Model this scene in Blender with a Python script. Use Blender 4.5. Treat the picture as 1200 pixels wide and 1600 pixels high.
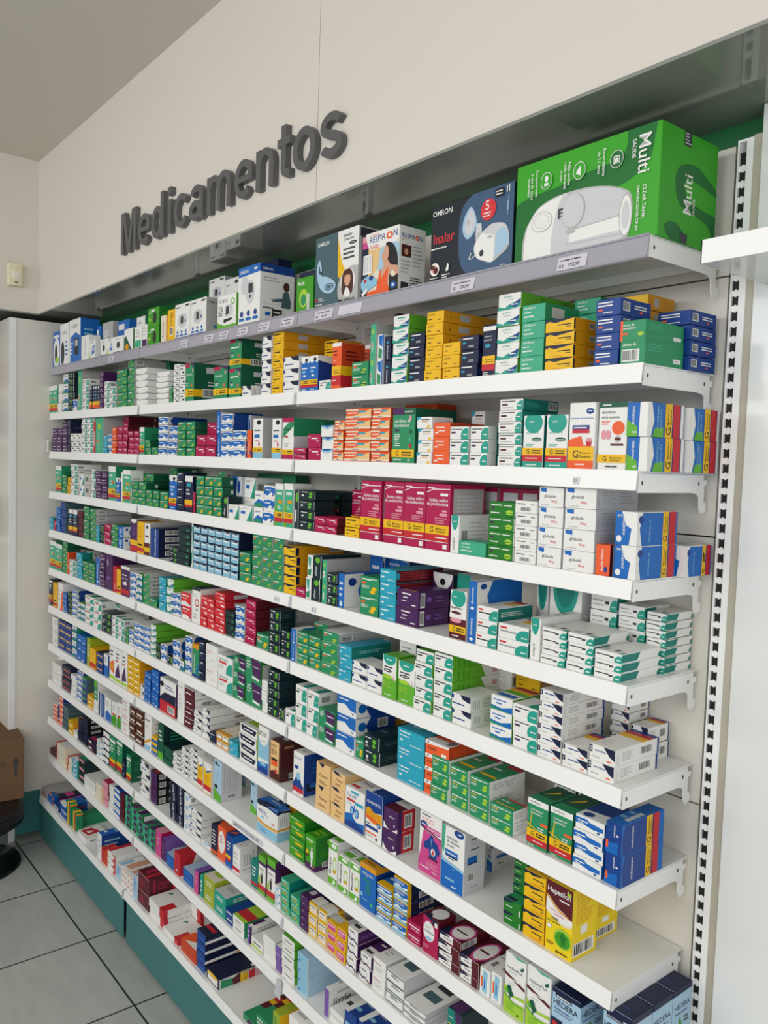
import bpy, bmesh, math, random
import numpy as np
from mathutils import Matrix, Vector

# ------------------------------------------------------------------ camera
FPX = 1284.0385
CR = np.array([[0.6248875412973105, 0.780084969403861, 0.031352850605134874], [0.06743340056451974, -0.01392137139182692, -0.9976266495565833], [-0.7777970797188658, 0.625518693507529, -0.0613030737564737]])
CC = np.array([3.75930658, -1.12134677, 1.75])
scn = bpy.context.scene
for o in list(bpy.data.objects): bpy.data.objects.remove(o)
COL = scn.collection
cam_d = bpy.data.cameras.new('camera'); cam = bpy.data.objects.new('camera', cam_d); COL.objects.link(cam)
cam_d.sensor_fit = 'VERTICAL'; cam_d.sensor_height = 32.0; cam_d.lens = FPX/1600*32.0
cam_d.clip_start = .02; cam_d.clip_end = 60
m = Matrix.Identity(4)
for i in range(3):
    m[i][0] = CR[0][i]; m[i][1] = -CR[1][i]; m[i][2] = -CR[2][i]; m[i][3] = CC[i]
cam.matrix_world = m
scn.camera = cam

# ------------------------------------------------------------------ light
wd = bpy.data.worlds.new('world'); scn.world = wd; wd.use_nodes = True
bgn = wd.node_tree.nodes['Background']; bgn.inputs[0].default_value = (.93, .96, 1, 1); bgn.inputs[1].default_value = .9
def area(name, loc, target, sx, sy, power, col):
    l = bpy.data.lights.new(name, 'AREA'); l.shape = 'RECTANGLE'; l.size = sx; l.size_y = sy; l.energy = power; l.color = col
    o = bpy.data.objects.new(name, l); COL.objects.link(o); o.location = loc
    o.rotation_euler = (Vector(target)-Vector(loc)).to_track_quat('-Z', 'Y').to_euler(); return o
area('shopfront_daylight', (1.6, -3.4, 2.45), (1.5, 0, 1.75), 5.0, .8, 56, (.98, .99, 1))
area('side_daylight', (5.9, -2.6, 1.7), (2.3, 0, 1.2), 2.4, 2.2, 30, (.95, .98, 1))
area('ceiling_lamp', (2.6, -2.0, 2.93), (2.6, -1.9, 0), 2.2, .5, 12, (1, .97, .93))
scn.view_settings.view_transform = 'Standard'; scn.view_settings.look = 'None'
scn.view_settings.gamma = 1; scn.view_settings.use_curve_mapping = False
scn.view_settings.exposure = -0.08

# ------------------------------------------------------------------ helpers
def s2l(c):
    return tuple((x/12.92 if x <= .04045 else ((x+.055)/1.055)**2.4) for x in c)
def hexc(h):
    return s2l(tuple(int(h[i:i+2], 16)/255 for i in (0, 2, 4)))
def mat(name, col, rough=.5, metal=0, noise=0, nscale=8, bump=0, spec=.5, coat=0):
    m = bpy.data.materials.new(name); m.use_nodes = True; nt = m.node_tree; b = nt.nodes['Principled BSDF']
    b.inputs['Base Color'].default_value = (*col, 1); b.inputs['Roughness'].default_value = rough
    b.inputs['Metallic'].default_value = metal; b.inputs['Specular IOR Level'].default_value = spec
    b.inputs['Coat Weight'].default_value = coat
    tc = nt.nodes.new('ShaderNodeTexCoord'); nz = nt.nodes.new('ShaderNodeTexNoise')
    nz.inputs['Scale'].default_value = nscale; nz.inputs['Detail'].default_value = 5
    nt.links.new(tc.outputs['Object'], nz.inputs['Vector'])
    if noise:
        mx = nt.nodes.new('ShaderNodeMix'); mx.data_type = 'RGBA'
        mx.inputs[6].default_value = (*[c*(1-noise) for c in col], 1); mx.inputs[7].default_value = (*[min(1, c*(1+noise)) for c in col], 1)
        nt.links.new(nz.outputs['Fac'], mx.inputs[0]); nt.links.new(mx.outputs[2], b.inputs['Base Color'])
    mr = nt.nodes.new('ShaderNodeMapRange'); mr.inputs[3].default_value = max(.02, rough*.85); mr.inputs[4].default_value = min(1, rough*1.15)
    nt.links.new(nz.outputs['Fac'], mr.inputs[0]); nt.links.new(mr.outputs[0], b.inputs['Roughness'])
    if bump:
        bp = nt.nodes.new('ShaderNodeBump'); bp.inputs['Strength'].default_value = bump; bp.inputs['Distance'].default_value = .002
        nt.links.new(nz.outputs['Fac'], bp.inputs['Height']); nt.links.new(bp.outputs[0], b.inputs['Normal'])
    return m
M = dict(
    paint=mat('white_shelf_paint', hexc('efefec'), .32, noise=.015),
    lip=mat('white_enamel', hexc('f8f7f4'), .3, noise=.01),
    back=mat('white_back_panel', hexc('e2ddd2'), .4, noise=.02, nscale=3),
    wall=mat('painted_bulkhead', hexc('dcd5cb'), .62, noise=.02, nscale=2, bump=.05),
    ceil=mat('ceiling_paint', hexc('d3ccc2'), .8, noise=.02, nscale=1.5),
    gwall=mat('dark_green_wall', hexc('0b6a35'), .45, noise=.05, nscale=3),
    soffit=mat('glossy_grey_soffit', hexc('8d9088'), .06, noise=.02, nscale=2, spec=.6),
    teal=mat('teal_kick_panel', hexc('3a7a78'), .3, noise=.03, nscale=4),
    dark=mat('slot_shadow_steel', hexc('0b0b0c'), .6),  # near-black: painted shade inside the slots, also panel seams and plinth
    rail=mat('grey_price_rail', hexc('a9a6b0'), .25, noise=.03),
    tag=mat('price_label_paper', hexc('d2cdd6'), .5),
    ink=mat('label_ink', hexc('3a3a40'), .6),
    letter=mat('grey_sign_acrylic', hexc('5a5a5a'), .45, noise=.03, nscale=20),
    sensor=mat('aged_white_plastic', hexc('e0d9b8'), .45, noise=.04, nscale=12),
    lens=mat('sensor_lens', hexc('e3dfd2'), .3),
    black=mat('black_vinyl', hexc('151417'), .38, noise=.05, bump=.1),
    blackm=mat('black_metal', hexc('101014'), .35),
    kraft=mat('shaded_kraft_cardboard', hexc('745539'), .8, noise=.06, nscale=6, bump=.1),  # brown darkened to carry the shade around the stool
    beige=mat('beige_joint_strip', hexc('b9b2a0'), .35, noise=.08, nscale=3),
    gloss=mat('glossy_white_panel', hexc('e6e7e4'), .12, noise=.02, nscale=2),
    clear=mat('clear_plastic', hexc('c9cdd0'), .1),
    grout=mat('dark_grout', hexc('2a2c2b'), .8),
    line=mat('panel_joint', hexc('6f6a62'), .7),
)
# carton material: printed colours are stored on the faces, the paper gloss is procedural
cm = bpy.data.materials.new('printed_carton'); cm.use_nodes = True
nt = cm.node_tree; b = nt.nodes['Principled BSDF']
at_ = nt.nodes.new('ShaderNodeAttribute'); at_.attribute_name = 'print_colour'
tc = nt.nodes.new('ShaderNodeTexCoord'); nz = nt.nodes.new('ShaderNodeTexNoise'); nz.inputs['Scale'].default_value = 25
hs = nt.nodes.new('ShaderNodeHueSaturation'); mr = nt.nodes.new('ShaderNodeMapRange'); mr.inputs[3].default_value = .94; mr.inputs[4].default_value = 1.05
nt.links.new(tc.outputs['Object'], nz.inputs['Vector']); nt.links.new(nz.outputs['Fac'], mr.inputs[0])
nt.links.new(mr.outputs[0], hs.inputs['Value']); nt.links.new(at_.outputs['Color'], hs.inputs['Color'])
nt.links.new(hs.outputs[0], b.inputs['Base Color']); b.inputs['Roughness'].default_value = .42; b.inputs['Specular IOR Level'].default_value = .4
M['carton'] = cm

class MB:
    def __init__(s): s.v = []; s.f = []; s.m = []
    def box(s, a, b, mi=0):
        n = len(s.v); x0, y0, z0 = a; x1, y1, z1 = b
        s.v += [(x0,y0,z0),(x1,y0,z0),(x1,y1,z0),(x0,y1,z0),(x0,y0,z1),(x1,y0,z1),(x1,y1,z1),(x0,y1,z1)]
        s.f += [tuple(n+i for i in q) for q in ((0,3,2,1),(4,5,6,7),(0,1,5,4),(1,2,6,5),(2,3,7,6),(3,0,4,7))]; s.m += [mi]*6
    def prism(s, pts, axis, a, b, mi=0):   # polygon pts in the other two axes, extruded a..b
        n = len(s.v); k = len(pts)
        def P(p, t):
            return {0: (t, p[0], p[1]), 1: (p[0], t, p[1]), 2: (p[0], p[1], t)}[axis]
        s.v += [P(p, a) for p in pts]+[P(p, b) for p in pts]
        s.f += [tuple(range(n+k-1, n-1, -1)), tuple(range(n+k, n+2*k))]; s.m += [mi, mi]
        for i in range(k):
            j = (i+1) % k; s.f.append((n+i, n+j, n+k+j, n+k+i)); s.m.append(mi)
    def cyl(s, c, r, z0, z1, n=40, mi=0, r2=None):
        r2 = r if r2 is None else r2; o = len(s.v)
        s.v += [(c[0]+r*math.cos(2*math.pi*i/n), c[1]+r*math.sin(2*math.pi*i/n), z0) for i in range(n)]
        s.v += [(c[0]+r2*math.cos(2*math.pi*i/n), c[1]+r2*math.sin(2*math.pi*i/n), z1) for i in range(n)]
        s.f += [tuple(range(o+n-1, o-1, -1)), tuple(range(o+n, o+2*n))]; s.m += [mi, mi]
        for i in range(n):
            j = (i+1) % n; s.f.append((o+i, o+j, o+n+j, o+n+i)); s.m.append(mi)
    def build(s, name, mats, parent=None, bevel=0, smooth=False):
        me = bpy.data.meshes.new(name); me.from_pydata(s.v, [], s.f); me.update()
        if not isinstance(mats, (list, tuple)): mats = [mats]
        for q in mats: me.materials.append(q)
        me.polygons.foreach_set('material_index', s.m)
        bm = bmesh.new(); bm.from_mesh(me); bmesh.ops.recalc_face_normals(bm, faces=bm.faces); bm.to_mesh(me); bm.free()
        if smooth:
            me.polygons.foreach_set('use_smooth', [len(p.vertices) == 4 for p in me.polygons])
        o = bpy.data.objects.new(name, me); COL.objects.link(o)
        if bevel:
            q = o.modifiers.new('bevel', 'BEVEL'); q.width = bevel; q.segments = 2; q.limit_method = 'ANGLE'
        if parent: o.parent = parent
        return o
def empty(name, loc=(0, 0, 0), rz=0):
    o = bpy.data.objects.new(name, None); COL.objects.link(o); o.location = loc; o.rotation_euler.z = rz
    o.empty_display_size = .05; return o
def tag(o, label, cat, group=None):
    o['label'] = label; o['category'] = cat
    if group: o['group'] = group
    return o
def struct(o): o['kind'] = 'structure'; return o

# projection helpers: where a plane meets a pixel column or row
def x_at(px, y, z):
    u = (px-600)/FPX; r0, r2 = CR[0], CR[2]
    a = r0[0]-u*r2[0]; bb = (r0[1]-u*r2[1])*(y-CC[1])+(r0[2]-u*r2[2])*(z-CC[2])
    return CC[0]-bb/a
def z_at(py, x, y):
    u = (py-800)/FPX; r1, r2 = CR[1], CR[2]
    a = r1[2]-u*r2[2]; bb = (r1[0]-u*r2[0])*(x-CC[0])+(r1[1]-u*r2[1])*(y-CC[1])
    return CC[2]-bb/a
def proj(p):
    v = CR @ (np.array(p)-CC); return 600+FPX*v[0]/v[2], 800+FPX*v[1]/v[2]

# ------------------------------------------------------------------ text shapes
_tc = {}
def text_shape(s, bold=True):
    k = (s, bold)
    if k in _tc: return _tc[k]
    cu = bpy.data.curves.new('t', 'FONT'); cu.body = s; cu.resolution_u = 2; cu.size = 1
    cu.offset = .007 if bold else .0
    cu.space_character = .98
    o = bpy.data.objects.new('t', cu); COL.objects.link(o)
    dg = bpy.context.evaluated_depsgraph_get(); ev = o.evaluated_get(dg); me = ev.to_mesh()
    v = np.array([(q.co.x, q.co.y) for q in me.vertices]) if len(me.vertices) else np.zeros((0, 2))
    f = [tuple(p.vertices) for p in me.polygons]
    ev.to_mesh_clear(); bpy.data.objects.remove(o); bpy.data.curves.remove(cu)
    if len(v):
        v = v-v.min(0)
        # keep cap height as the reference height
    _tc[k] = (v, f); return _tc[k]

# ------------------------------------------------------------------ structure
ZR = [z+.2 for z in (1.9143, 1.7163, 1.5470, 1.3728, 1.2024, 1.0332, .8646, .6939, .5280, .3589, .1891, .0023)]
ZB, ZC, BY = 2.351, 3.003, -.035         # bulkhead bottom, ceiling, bulkhead face
WY = .243                                # green rear wall
fl = MB()
fl.box((-1.6, -6, -.06), (7.5, WY, 0)); fo = struct(fl.build('floor', M['grout']))
fm = bpy.data.materials.new('grey_floor_tiles'); fm.use_nodes = True; nt = fm.node_tree; b = nt.nodes['Principled BSDF']
tc = nt.nodes.new('ShaderNodeTexCoord'); mp = nt.nodes.new('ShaderNodeMapping'); br = nt.nodes.new('ShaderNodeTexBrick')
mp.inputs['Location'].default_value = (-.017, .128, 0)
br.offset = 0; br.squash = 1
br.inputs['Scale'].default_value = 1; br.inputs['Mortar Size'].default_value = .0035; br.inputs['Mortar Smooth'].default_value = .2
br.inputs['Brick Width'].default_value = .44; br.inputs['Row Height'].default_value = .44
br.inputs['Color1'].default_value = (*hexc('b3b6b1'), 1); br.inputs['Color2'].default_value = (*hexc('bcbfb9'), 1); br.inputs['Mortar'].default_value = (*hexc('161817'), 1)
nz = nt.nodes.new('ShaderNodeTexNoise'); nz.inputs['Scale'].default_value = 3; nz.inputs['Detail'].default_value = 8
mp2 = nt.nodes.new('ShaderNodeMapping'); mp2.inputs['Scale'].default_value = (2.2, 9, 1); mp2.inputs['Rotation'].default_value = (0, 0, .5)
mx = nt.nodes.new('ShaderNodeMix'); mx.data_type = 'RGBA'; mx.blend_type = 'MULTIPLY'; mx.inputs[0].default_value = .55
rp = nt.nodes.new('ShaderNodeValToRGB'); rp.color_ramp.elements[0].position = .3; rp.color_ramp.elements[0].color = (.78, .8, .8, 1); rp.color_ramp.elements[1].position = .65
nt.links.new(tc.outputs['Object'], mp.inputs['Vector']); nt.links.new(mp.outputs[0], br.inputs['Vector'])
nt.links.new(tc.outputs['Object'], mp2.inputs['Vector']); nt.links.new(mp2.outputs[0], nz.inputs['Vector']); nt.links.new(nz.outputs['Fac'], rp.inputs[0])
nt.links.new(br.outputs['Color'], mx.inputs[6]); nt.links.new(rp.outputs[0], mx.inputs[7]); nt.links.new(mx.outputs[2], b.inputs['Base Color'])
b.inputs['Roughness'].default_value = .28
fo.data.materials.clear(); fo.data.materials.append(fm)
q = MB(); q.box((-1.6, -6, ZC), (7.5, WY+.1, ZC+.05)); struct(q.build('ceiling', M['ceil']))
q = MB(); q.box((-1.6, WY, 0), (7.5, WY+.1, ZC)); struct(q.build('wall_rear', M['gwall']))
q = MB(); q.box((-1.6, -6, 0), (-1.5, WY, ZC)); struct(q.build('wall_left', M['wall']))
# bulkhead above the shelves (two boards with a thin joint), and its return over the left shelving
q = MB(); xj = 2.118
q.box((-.058, BY, ZB), (xj-.0012, WY, ZC)); q.box((xj+.0012, BY, ZB), (7.5, WY, ZC)); q.box((xj-.0012, BY+.003, ZB), (xj+.0012, WY, ZC))
struct(q.build('wall_bulkhead', M['wall']))
q = MB(); q.box((-1.5, -6, ZB), (-.058, WY, ZC)); struct(q.build('wall_bulkhead_left', M['wall']))
q = MB(); q.box((-.058, BY-.0008, ZB-.006), (7.5, WY, ZB)); q.box((-1.5, -6, ZB-.006), (-.0585, WY, ZB)); struct(q.build('trim_soffit', M['soffit']))
# small scuffs and screw marks on the bulkhead
# corner panel at the far left end of the run
CX = -.04
q = MB(); q.box((-.6, -.158, .17), (CX, -.150, 2.316)); q.box((CX-.008, -.150, .17), (CX, WY-.002, 2.316))
q.box((-.6, -.158, 2.312), (CX, WY-.002, 2.318))
cp = struct(q.build('wall_corner_panel', M['back'], bevel=.002))
q = MB(); q.box((CX-.002, -.158, 0), (CX+.004, -.130, 2.316)); q.box((CX-.001, -.1295, .215), (CX+.0012, -.127, 2.315)); cs = struct(q.build('trim_corner', M['paint'], bevel=.001))
q = MB(); q.box((CX-.006, -.130, .025), (CX+.001, -.02, .215)); q.box((CX-.02, -.0195, .0), (CX-.004, .2, .215)); q.box((-.6, -.156, .02), (CX-.004, -.150, .2)); struct(q.build('baseboard_left', M['teal']))
# next bay's glossy panel and the strips of the joint at the near end
q = MB(); q.box((3.068, .195, 0), (7.5, WY-.001, ZB-.007)); gp = struct(q.build('wall_right_panel', M['gloss']))
q = MB(); q.box((3.0515, .2, 0), (3.0665, .23, 2.302)); struct(q.build('trim_joint', M['beige']))
# back panels of the shelving with dark seams
for i in range(3):
    q = MB(); zs = [.02, .35, .76, 1.165, 1.64, 1.895+.19, 2.315]; zs = [.02, .35, .76, 1.163, 1.637, 2.082, 2.298]
    for a, bb in zip(zs, zs[1:]): q.box((i*1.0+.014, .212, a+.0015), (i*1.0+.984 + (.03 if i == 2 else 0), .222, bb-.0015))
    q.box((i*1.0+.016, .219, .02), (i*1.0+.982, .224, 2.29), 1)
    bp = q.build('back_panel', [M['back'], M['dark']])
    tag(bp, ('white metal back panel behind the far shelf bay', 'white metal back panel behind the middle shelf bay', 'white metal back panel behind the near shelf bay')[i], 'shelf back panel')

# slotted uprights
def upright(x, y, top, label):
    t = empty('slotted_upright', (x, y, 0)); tag(t, label, 'shelving upright')
    q = MB(); q.box((-.003, -.002, 0), (.0, .03, top)); q.box((.0125, -.002, 0), (.0255, .03, top)); q.box((-.003, .024, 0), (.0255, .03, top))
    z = .03
    while z < top-.03:
        q.box((0, 0, z), (.0125, .002, z+.0095))
        q.box((.0045, .0, z-.0015), (.008, .002, z)); q.box((.0045, .0, z+.0095), (.008, .002, z+.011))
        z += .0255
    q.build('slotted_channel', M['lip'], t)
    q = MB(); q.box((0, .0026, .02), (.0125, .004, top-.02)); q.build('slot_shade_strip', M['dark'], t)  # near-black strip stands in for the shade inside the slots
    q = MB(); q.box((-.003, -.0022, top-.004), (.0255, .03, top)); q.build('end_cap', M['lip'], t)
upright(3.0265, .203, 2.300, 'white slotted upright at the near end of the shelving, black slots showing')
for i, nm in enumerate(('far', 'middle', 'near')):
    upright(i*1.0-.0115, .2, 2.296, ('white slotted upright at the far left end beside the corner panel', 'white slotted upright between far and middle shelf bays', 'white slotted upright between middle and near shelf bays')[i])

ORD = ['top', 'second', 'third', 'fourth', 'fifth', 'sixth', 'seventh', 'eighth', 'ninth', 'tenth', 'eleventh', 'lowest']
BAY = ['far', 'middle', 'near']
def bracket(parent, x, fy, side):
    q = MB(); t = .0022
    pts = [(fy+.004, -.034), (fy+.004, -.003), (.196, -.003), (.196, -.012), (.206, -.012), (.206, -.02), (.198, -.022), (.198, -.05), (.206, -.052), (.206, -.066), (.192, -.07), (.186, -.062), (.184, -.042), (.176, -.036), (.16, -.034)]
    q.prism(pts, 0, x-t/2, x+t/2)
    q.box((x-t, fy+.006, -.006), (x+t*(.9 if side > 0 else 1), .19, -.0035))
    for yy in (fy+.014, .18):
        q.prism([(yy+.0022*math.cos(a), -.018+.0035*math.sin(a)) for a in [k*math.pi/5 for k in range(10)]], 0, x+t/2, x+t/2+.0004, 1)
    return q.build('bracket', [M['lip'], M['ink']], parent)
for r, z in enumerate(ZR):
    for i in range(3):
        x0, x1 = i*1.0+.0015, i*1.0+.9985
        if r == 11: x0, x1 = i*1.0+.004, i*1.0+.996
        fy = 0 if r < 11 else -.034
        t = empty('gondola_shelf', (x0, 0, z))
        W = x1-x0
        if r == 0: lb = 'grey-railed white top shelf of the %s bay holding large device boxes' % BAY[i]
        elif r == 11: lb = 'deep white bottom shelf over the teal kickboard, %s bay' % BAY[i]
        else: lb = 'white metal shelf, %s from the top in the %s bay' % (ORD[r], BAY[i])
        tag(t, lb, 'shelf')
        q = MB(); q.box((0, fy+.0015, -.0025), (W, .21, 0)); q.box((.003, fy+.03, -.02), (W-.003, fy+.032, -.0025)); q.box((.003, .19, -.02), (W-.003, .192, -.0025))
        q.build('shelf_panel', M['paint'], t)
        if r == 0:
            q = MB(); q.prism([(-.006, -.0365), (-.0045, -.0365), (.0015, .001), (0, .001)], 0, 0, W)
            q.prism([(-.009, -.036), (-.006, -.0375), (-.005, -.034), (-.0075, -.033)], 0, 0, W); q.prism([(-.0025, -.0015), (.001, -.001), (.001, .002), (-.001, .002)], 0, 0, W)
            q.build('price_rail', M['rail'], t)
            q = MB(); q.box((0, .002, -.034), (W, .004, -.002)); q.build('front_lip', M['lip'], t)
        else:
            h = .030 if r < 11 else .028
            q = MB(); q.prism([(fy-.0035, -h), (fy-.0015, -h-.001), (fy+.0015, -.001), (fy+.0015, .0012), (fy-.0005, .0012)], 0, 0, W)
            q.prism([(fy-.0035, -h), (fy+.006, -h), (fy+.006, -h+.0015), (fy-.002, -h+.0015)], 0, .001, W-.001)
            q.build('front_lip', M['lip'], t)
        if r < 11: bracket(t, W-.0012, fy, 1); bracket(t, .0012, fy, -1)
        # clear joint clip where two shelves meet
        if i < 2 and 0 < r:
            q = MB(); q.prism([(W-.007, -.031), (W+.008, -.029), (W+.005, -.002), (W+.001, .0)], 1, fy-.006, fy-.0052); q.build('joint_clip', M['clear'], t)
# kickboards
for i in range(3):
    q = MB(); q.box((i*1.0+.010, -.028, .012), (i*1.0+.982, -.024, .171)); q.box((i*1.0+.010, -.0245, .16), (i*1.0+.982, -.004, .171))
    k = q.build('kickboard', M['teal'], bevel=.001)
    tag(k, ('teal kickboard under the far shelf bay, next to the corner', 'teal kickboard under the middle shelf bay', 'teal kickboard under the near shelf bay')[i], 'kickboard')
q = MB(); q.box((0, .0, 0), (3, .19, .011)); q.box((0, -.003, .011), (3, .19, .15)); tb_ = q.build('plinth', M['dark']); tag(tb_, 'dark plinth running along the floor beneath the teal kickboards', 'plinth')

# next bay's shelf at the near right end
t = empty('gondola_shelf', (3.087, 0, 2.088)); tag(t, 'single white shelf of the next bay, beside the big green box', 'shelf')
q = MB(); q.box((0, 0, -.034), (1.2, .0015, 0)); q.box((0, .0, -.034), (.0015, .004, 0)); q.build('front_lip', M['lip'], t)
q = MB(); q.box((0, .0015, -.034), (1.2, .195, -.031)); q.box((0, .0015, -.003), (1.2, .195, 0)); q.build('shelf_panel', M['gloss'], t)
# price tags on the rail and the lips
def tagcard(z, x, w, h, text, row):
    pass

# sign letters: strokes laid out on a 1-em square, cap height .72
def arc(cx, cy, rx, ry, a0, a1, n=None):
    n = n or max(6, int(abs(a1-a0)/9))
    return [(cx+rx*math.cos(math.radians(a0+(a1-a0)*i/n)), cy+ry*math.sin(math.radians(a0+(a1-a0)*i/n))) for i in range(n+1)]
TW = .116
def rect(x0, y0, x1, y1): return ('poly', [(x0, y0), (x1, y0), (x1, y1), (x0, y1)])
GL = {
 'M': (.833, [('poly', [(.075,0),(.19,0),(.19,.56),(.36,0),(.473,0),(.643,.56),(.643,0),(.758,0),(.758,.72),(.58,.72),(.4165,.19),(.253,.72),(.075,.72)])]),
 'e': (.556, [('path', arc(.278,.263,.195,.212,4,316)), rect(.12,.222,.525,.305)]),
 'd': (.611, [('path', arc(.262,.263,.172,.212,0,360)), rect(.41,0,.53,.72)]),
 'i': (.278, [rect(.078,0,.2,.525), rect(.078,.6,.2,.72)]),
 'c': (.556, [('path', arc(.29,.263,.2,.212,38,322))]),
 'a': (.556, [('path', arc(.272,.36,.165,.115,165,0)+[(.437,.1),(.46,.0)]), ('path', arc(.235,.155,.15,.1,-20,340))]),
 'm': (.889, [rect(.074,0,.192,.525), ('path', arc(.288,.325,.155,.15,180,0)+[(.443,0)]), ('path', arc(.598,.325,.155,.15,180,0)+[(.753,0)])]),
 'n': (.611, [rect(.074,0,.194,.525), ('path', arc(.304,.32,.168,.155,180,0)+[(.472,0)])]),
 't': (.333, [('path', [(.158,.68),(.158,.17)]+arc(.245,.15,.087,.085,180,262)+[(.315,.066)]), rect(.012,.425,.315,.525)]),
 'o': (.611, [('path', arc(.305,.263,.2,.212,0,360))]),
 's': (.556, [('path', arc(.275,.377,.165,.1,18,250)+arc(.275,.155,.17,.1,78,-162))]),
}
def letter_mesh(parts, sc, dep):
    q = MB()
    dep0 = dep
    for pi_, (kind, pts) in enumerate(parts):
        dep = dep0+.00035*pi_
        if kind == 'poly': q.prism([(x*sc, y*sc) for x, y in pts], 1, -dep, 0); continue
        closed = math.dist(pts[0], pts[-1]) < 1e-4
        if closed: pts = pts[:-1]
        n = len(pts); L = []; Rr = []
        for i in range(n):
            a = pts[i-1] if i or closed else pts[0]; b = pts[(i+1) % n] if i < n-1 or closed else pts[-1]
            dx, dy = b[0]-a[0], b[1]-a[1]; d = math.hypot(dx, dy) or 1; w = TW/2*(1-.14*abs(dx)/d)
            L.append((pts[i][0]-dy/d*w, pts[i][1]+dx/d*w)); Rr.append((pts[i][0]+dy/d*w, pts[i][1]-dx/d*w))
        o = len(q.v)
        for a, b in zip(L, Rr):
            for y in (-dep, 0): q.v += [(a[0]*sc, y, a[1]*sc), (b[0]*sc, y, b[1]*sc)]
        for i in range(n if closed else n-1):
            k, m = o+4*i, o+4*((i+1) % n)
            for f in ((k, m, m+1, k+1), (k+2, k+3, m+3, m+2), (k, k+2, m+2, m), (k+1, m+1, m+3, k+3)): q.f.append(f); q.m.append(0)
        if not closed:
            for k in (o, o+4*(n-1)): q.f.append((k, k+1, k+3, k+2)); q.m.append(0)
    return q
sg = empty('sign_lettering', (.945, BY, 2.405)); tag(sg, 'raised dark grey letters reading Medicamentos on the white bulkhead', 'sign')
SCL = (2.235-.945)/6.80; xx = -.07*SCL
for ch in 'Medicamentos':
    adv, parts = GL[ch]
    lo = letter_mesh(parts, SCL, .0165).build('letter', M['letter'], sg); lo.location = (xx, 0, .022); xx += adv*SCL

# motion sensor
t = empty('motion_sensor', (-.058, -.136, 2.45)); tag(t, 'small cream motion sensor on the end wall above the corner panel', 'motion sensor')
q = MB(); q.prism([(0, -.03), (.012, -.034), (.03, -.026), (.034, 0), (.03, .026), (.012, .034), (0, .03)], 2, 0, .094); q.build('sensor_body', M['sensor'], t, bevel=.003)
q = MB(); q.prism([(.028, -.022), (.0345, -.012), (.0357, 0), (.0345, .012), (.028, .022)], 2, .03, .062); q.build('sensor_lens', M['lens'], t)
q = MB(); q.box((.03, -.006, .012), (.0352, .006, .016)); q.build('indicator_slot', M['ink'], t)
t.location.z = 2.452

# stool with a carton on it
SC = (.10, -.335)
t = empty('stool', (SC[0], SC[1], 0)); tag(t, 'round black stool with disc foot carrying a cardboard carton', 'stool')
q = MB(); q.cyl((0, 0), .19, 0, .012, 64, r2=.186); q.cyl((0, 0), .186, .012, .03, 64, r2=.06); q.build('foot', M['blackm'], t, smooth=True)
q = MB(); q.cyl((0, 0), .03, .03, .2, 32); q.cyl((0, 0), .045, .03, .05, 32); q.build('column', M['blackm'], t, smooth=True)
q = MB(); q.cyl((0, 0), .17, .17, .19, 64, r2=.2); q.cyl((0, 0), .2, .19, .235, 64, r2=.2); q.cyl((0, 0), .2, .235, .252, 64, r2=.18); q.build('seat', M['black'], t, smooth=True)
t = empty('cardboard_box', (-.065, -.305, .2525), math.radians(-6)); tag(t, 'brown corrugated carton standing on the black stool', 'cardboard box')
q = MB(); q.box((-.16, -.19, 0), (.16, .19, .262)); q.build('carton_body', M['kraft'], t, bevel=.003)
q = MB(); q.box((-.1605, -.0015, .2615), (.1605, .0015, .2635)); q.box((-.162, -.025, .2622), (.162, .025, .2632)); q.build('lid_seam', mat('brown_tape', hexc('8a6038'), .3), t)
q = MB()
q.prism([(.142, .158), (.172, .158), (.157, .186)], 0, .1601, .1607); q.box((.1601, .1525, .105), (.1607, .1615, .159))
for (s, y1, z0, h) in (('CUIDADO', .115, .15, .02), ('FRAGIL', .1, .118, .018), ('0', .085, .09, .02)):
    v, f = text_shape(s); sc = h/v[:, 1].max(); n = len(q.v); w_ = v[:, 0].max()*sc
    q.v += [(.1604, y1-w_+a_[0]*sc, z0+a_[1]*sc) for a_ in v]; q.f += [tuple(n+i for i in g) for g in f]; q.m += [0]*len(f)
q.build('printed_mark', M['ink'], t)

# ------------------------------------------------------------------ printed cartons
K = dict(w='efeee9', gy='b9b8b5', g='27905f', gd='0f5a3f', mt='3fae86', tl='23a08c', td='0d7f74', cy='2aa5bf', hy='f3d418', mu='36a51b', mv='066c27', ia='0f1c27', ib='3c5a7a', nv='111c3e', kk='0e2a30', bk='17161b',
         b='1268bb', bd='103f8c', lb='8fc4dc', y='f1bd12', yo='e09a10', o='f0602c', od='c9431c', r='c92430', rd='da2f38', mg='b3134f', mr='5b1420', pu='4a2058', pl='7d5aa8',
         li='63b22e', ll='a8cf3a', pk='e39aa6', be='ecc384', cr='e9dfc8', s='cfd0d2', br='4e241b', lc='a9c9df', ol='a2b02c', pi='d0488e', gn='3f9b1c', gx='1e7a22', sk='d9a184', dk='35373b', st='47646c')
KC = {k: hexc(v) for k, v in K.items()}
def clip(poly):
    for ax, lim, sg in ((0, 0., 1), (0, 1., -1), (1, 0., 1), (1, 1., -1)):
        out = []
        for i in range(len(poly)):
            a, c = poly[i-1], poly[i]
            ia, ic = (a[ax]-lim)*sg >= 0, (c[ax]-lim)*sg >= 0
            if ia != ic:
                t = (lim-a[ax])/(c[ax]-a[ax]); out.append((a[0]+t*(c[0]-a[0]), a[1]+t*(c[1]-a[1])))
            if ic: out.append(c)
        poly = out
        if len(poly) < 3: return []
    return poly
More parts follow.
